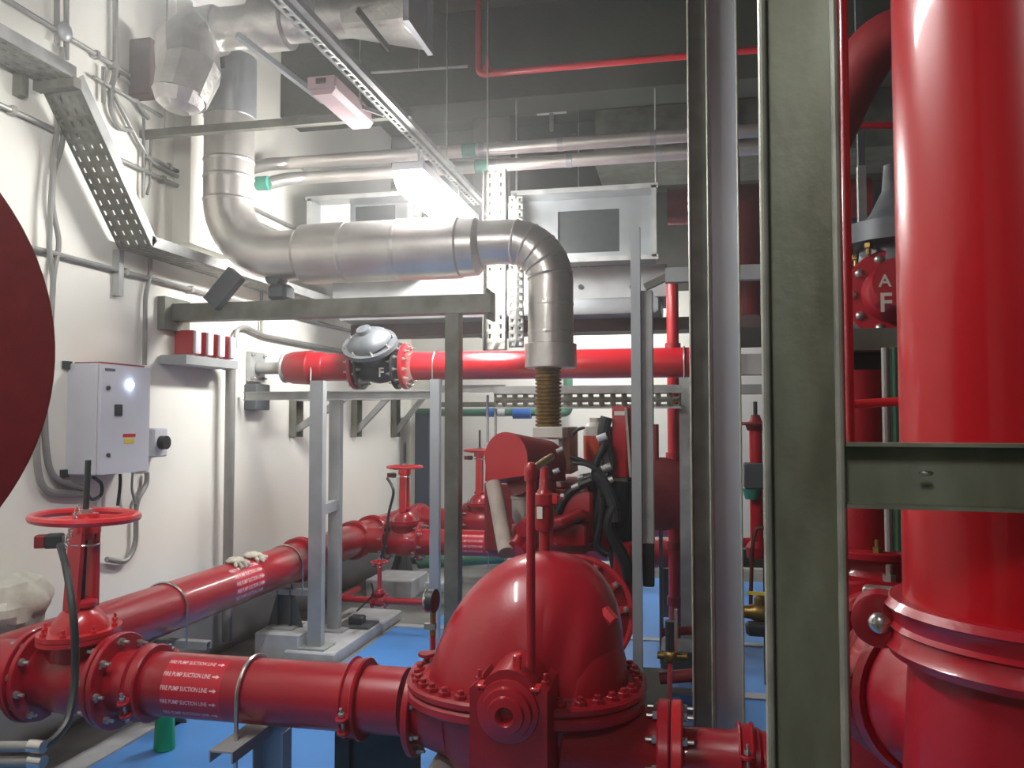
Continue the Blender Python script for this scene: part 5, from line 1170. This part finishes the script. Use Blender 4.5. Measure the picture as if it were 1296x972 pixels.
# black hoses and harness
hz_ = [([(768, 528), (764, 545), (766, 560), (772, 590), (760, 602), (735, 608)], .03), ([(768, 560), (757, 580), (753, 600), (760, 622), (752, 668)], .018), ([(770, 600), (748, 608), (728, 618), (715, 630), (706, 650)], .022),
       ([(752, 600), (765, 612), (776, 640), (778, 660)], .028), ([(786, 610), (784, 650), (781, 690), (786, 720), (792, 790)], .05), ([(722, 578), (738, 584), (755, 592), (768, 596)], .013), ([(724, 586), (742, 588), (760, 598)], .01),
       ([(762, 630), (760, 660), (756, 690), (770, 702)], .02), ([(748, 606), (752, 630), (764, 650), (776, 672)], .024), ([(724, 552), (730, 545), (740, 541)], .007), ([(724, 549), (732, 543), (738, 541)], .006), ([(778, 640), (770, 668), (790, 708), (798, 735)], .03)]
for k, (pp, r__) in enumerate(hz_): MB().tube(smooth([P(x, y, Y=3.98 - .03 * (k % 4)) for x, y in pp]), r__, 10).build('hose', 'black' if k % 3 else 'iron', en)
for x, y, r__, m_ in ((728, 616, .022, 'galv'), (762, 554, .03, 'panel'), (768, 592, .03, 'conduit'), (730, 660, .02, 'pblue'), (771, 608, .026, 'galv'), (709, 570, .022, 'conduit'), (704, 596, .02, 'panel'), (735, 604, .016, 'galv')):
    q = P(x, y, Y=3.9); r__ *= .6; MB().cyl(q - V((r__ * 1.2, 0, r__ * .5)), q + V((r__ * 1.2, 0, r__ * .5)), r__, 12).build('hose_clip', m_, en)
eb(758, 540, 776, 600, 4.1, .1, 'iron', 'fuel_filter', .015)
eb(764, 600, 800, 690, 4.15, .3, 'black', 'alternator', .03)
eb(745, 640, 782, 700, 4.25, .3, 'iron', 'starter_motor', .03)
eb(757, 672, 772, 700, 3.95, .05, 'red', 'small_bracket', .004)
# coolant bottle
q = P(753, 590, Y=4.6); bt = MB().lathe(q, ZA, [(0, .025), (.02, .06), (.06, .065), (.17, .065)], 20).build('coolant_bottle', 'orange', en)
MB().lathe(q + ZA * .17, ZA, [(0, .065), (.05, .062), (.07, .045), (.075, .03), (.1, .03)], 20).build('bottle_top', 'offw', en)
# red engine panel box
cp = eb(775, 514, 793, 604, 4.0, .03, 'redb', 'panel_door', .004)
eb(792, 514, 822, 604, 4.04, .2, 'red', 'panel_box', .006)
a = P(792, 516, Y=3.99); b = P(798, 604, Y=3.99); MB().bar(a, b, .012, .012).build('panel_edge', 'cream', en)
q = P(784, 523, Y=3.995); MB().box(q, (.05, .004, .02)).build('white_tag', 'offw', en)
eb(776, 604, 792, 612, 4.02, .1, 'galv', 'gland_plate', .003)

# thin scattering volume added to lift the blacks and give lamp glow
hm = bpy.data.materials.new('added_haze'); hm.use_nodes = True; hn = hm.node_tree; hn.nodes.clear()
ho = hn.nodes.new('ShaderNodeOutputMaterial'); hv = hn.nodes.new('ShaderNodeVolumeScatter'); hv.inputs['Density'].default_value = HAZE; hv.inputs['Anisotropy'].default_value = .75
hn.links.new(hv.outputs[0], ho.inputs['Volume']); M['haze'] = hm
if HAZE > 0:
    o = MB().box(((X0 + X1) / 2, (Y0 + Y1) / 2, ZC / 2), (X1 - X0 + .3, Y1 - Y0 + .3, ZC + .1)).build('added_haze', 'haze'); o['kind'] = 'structure'
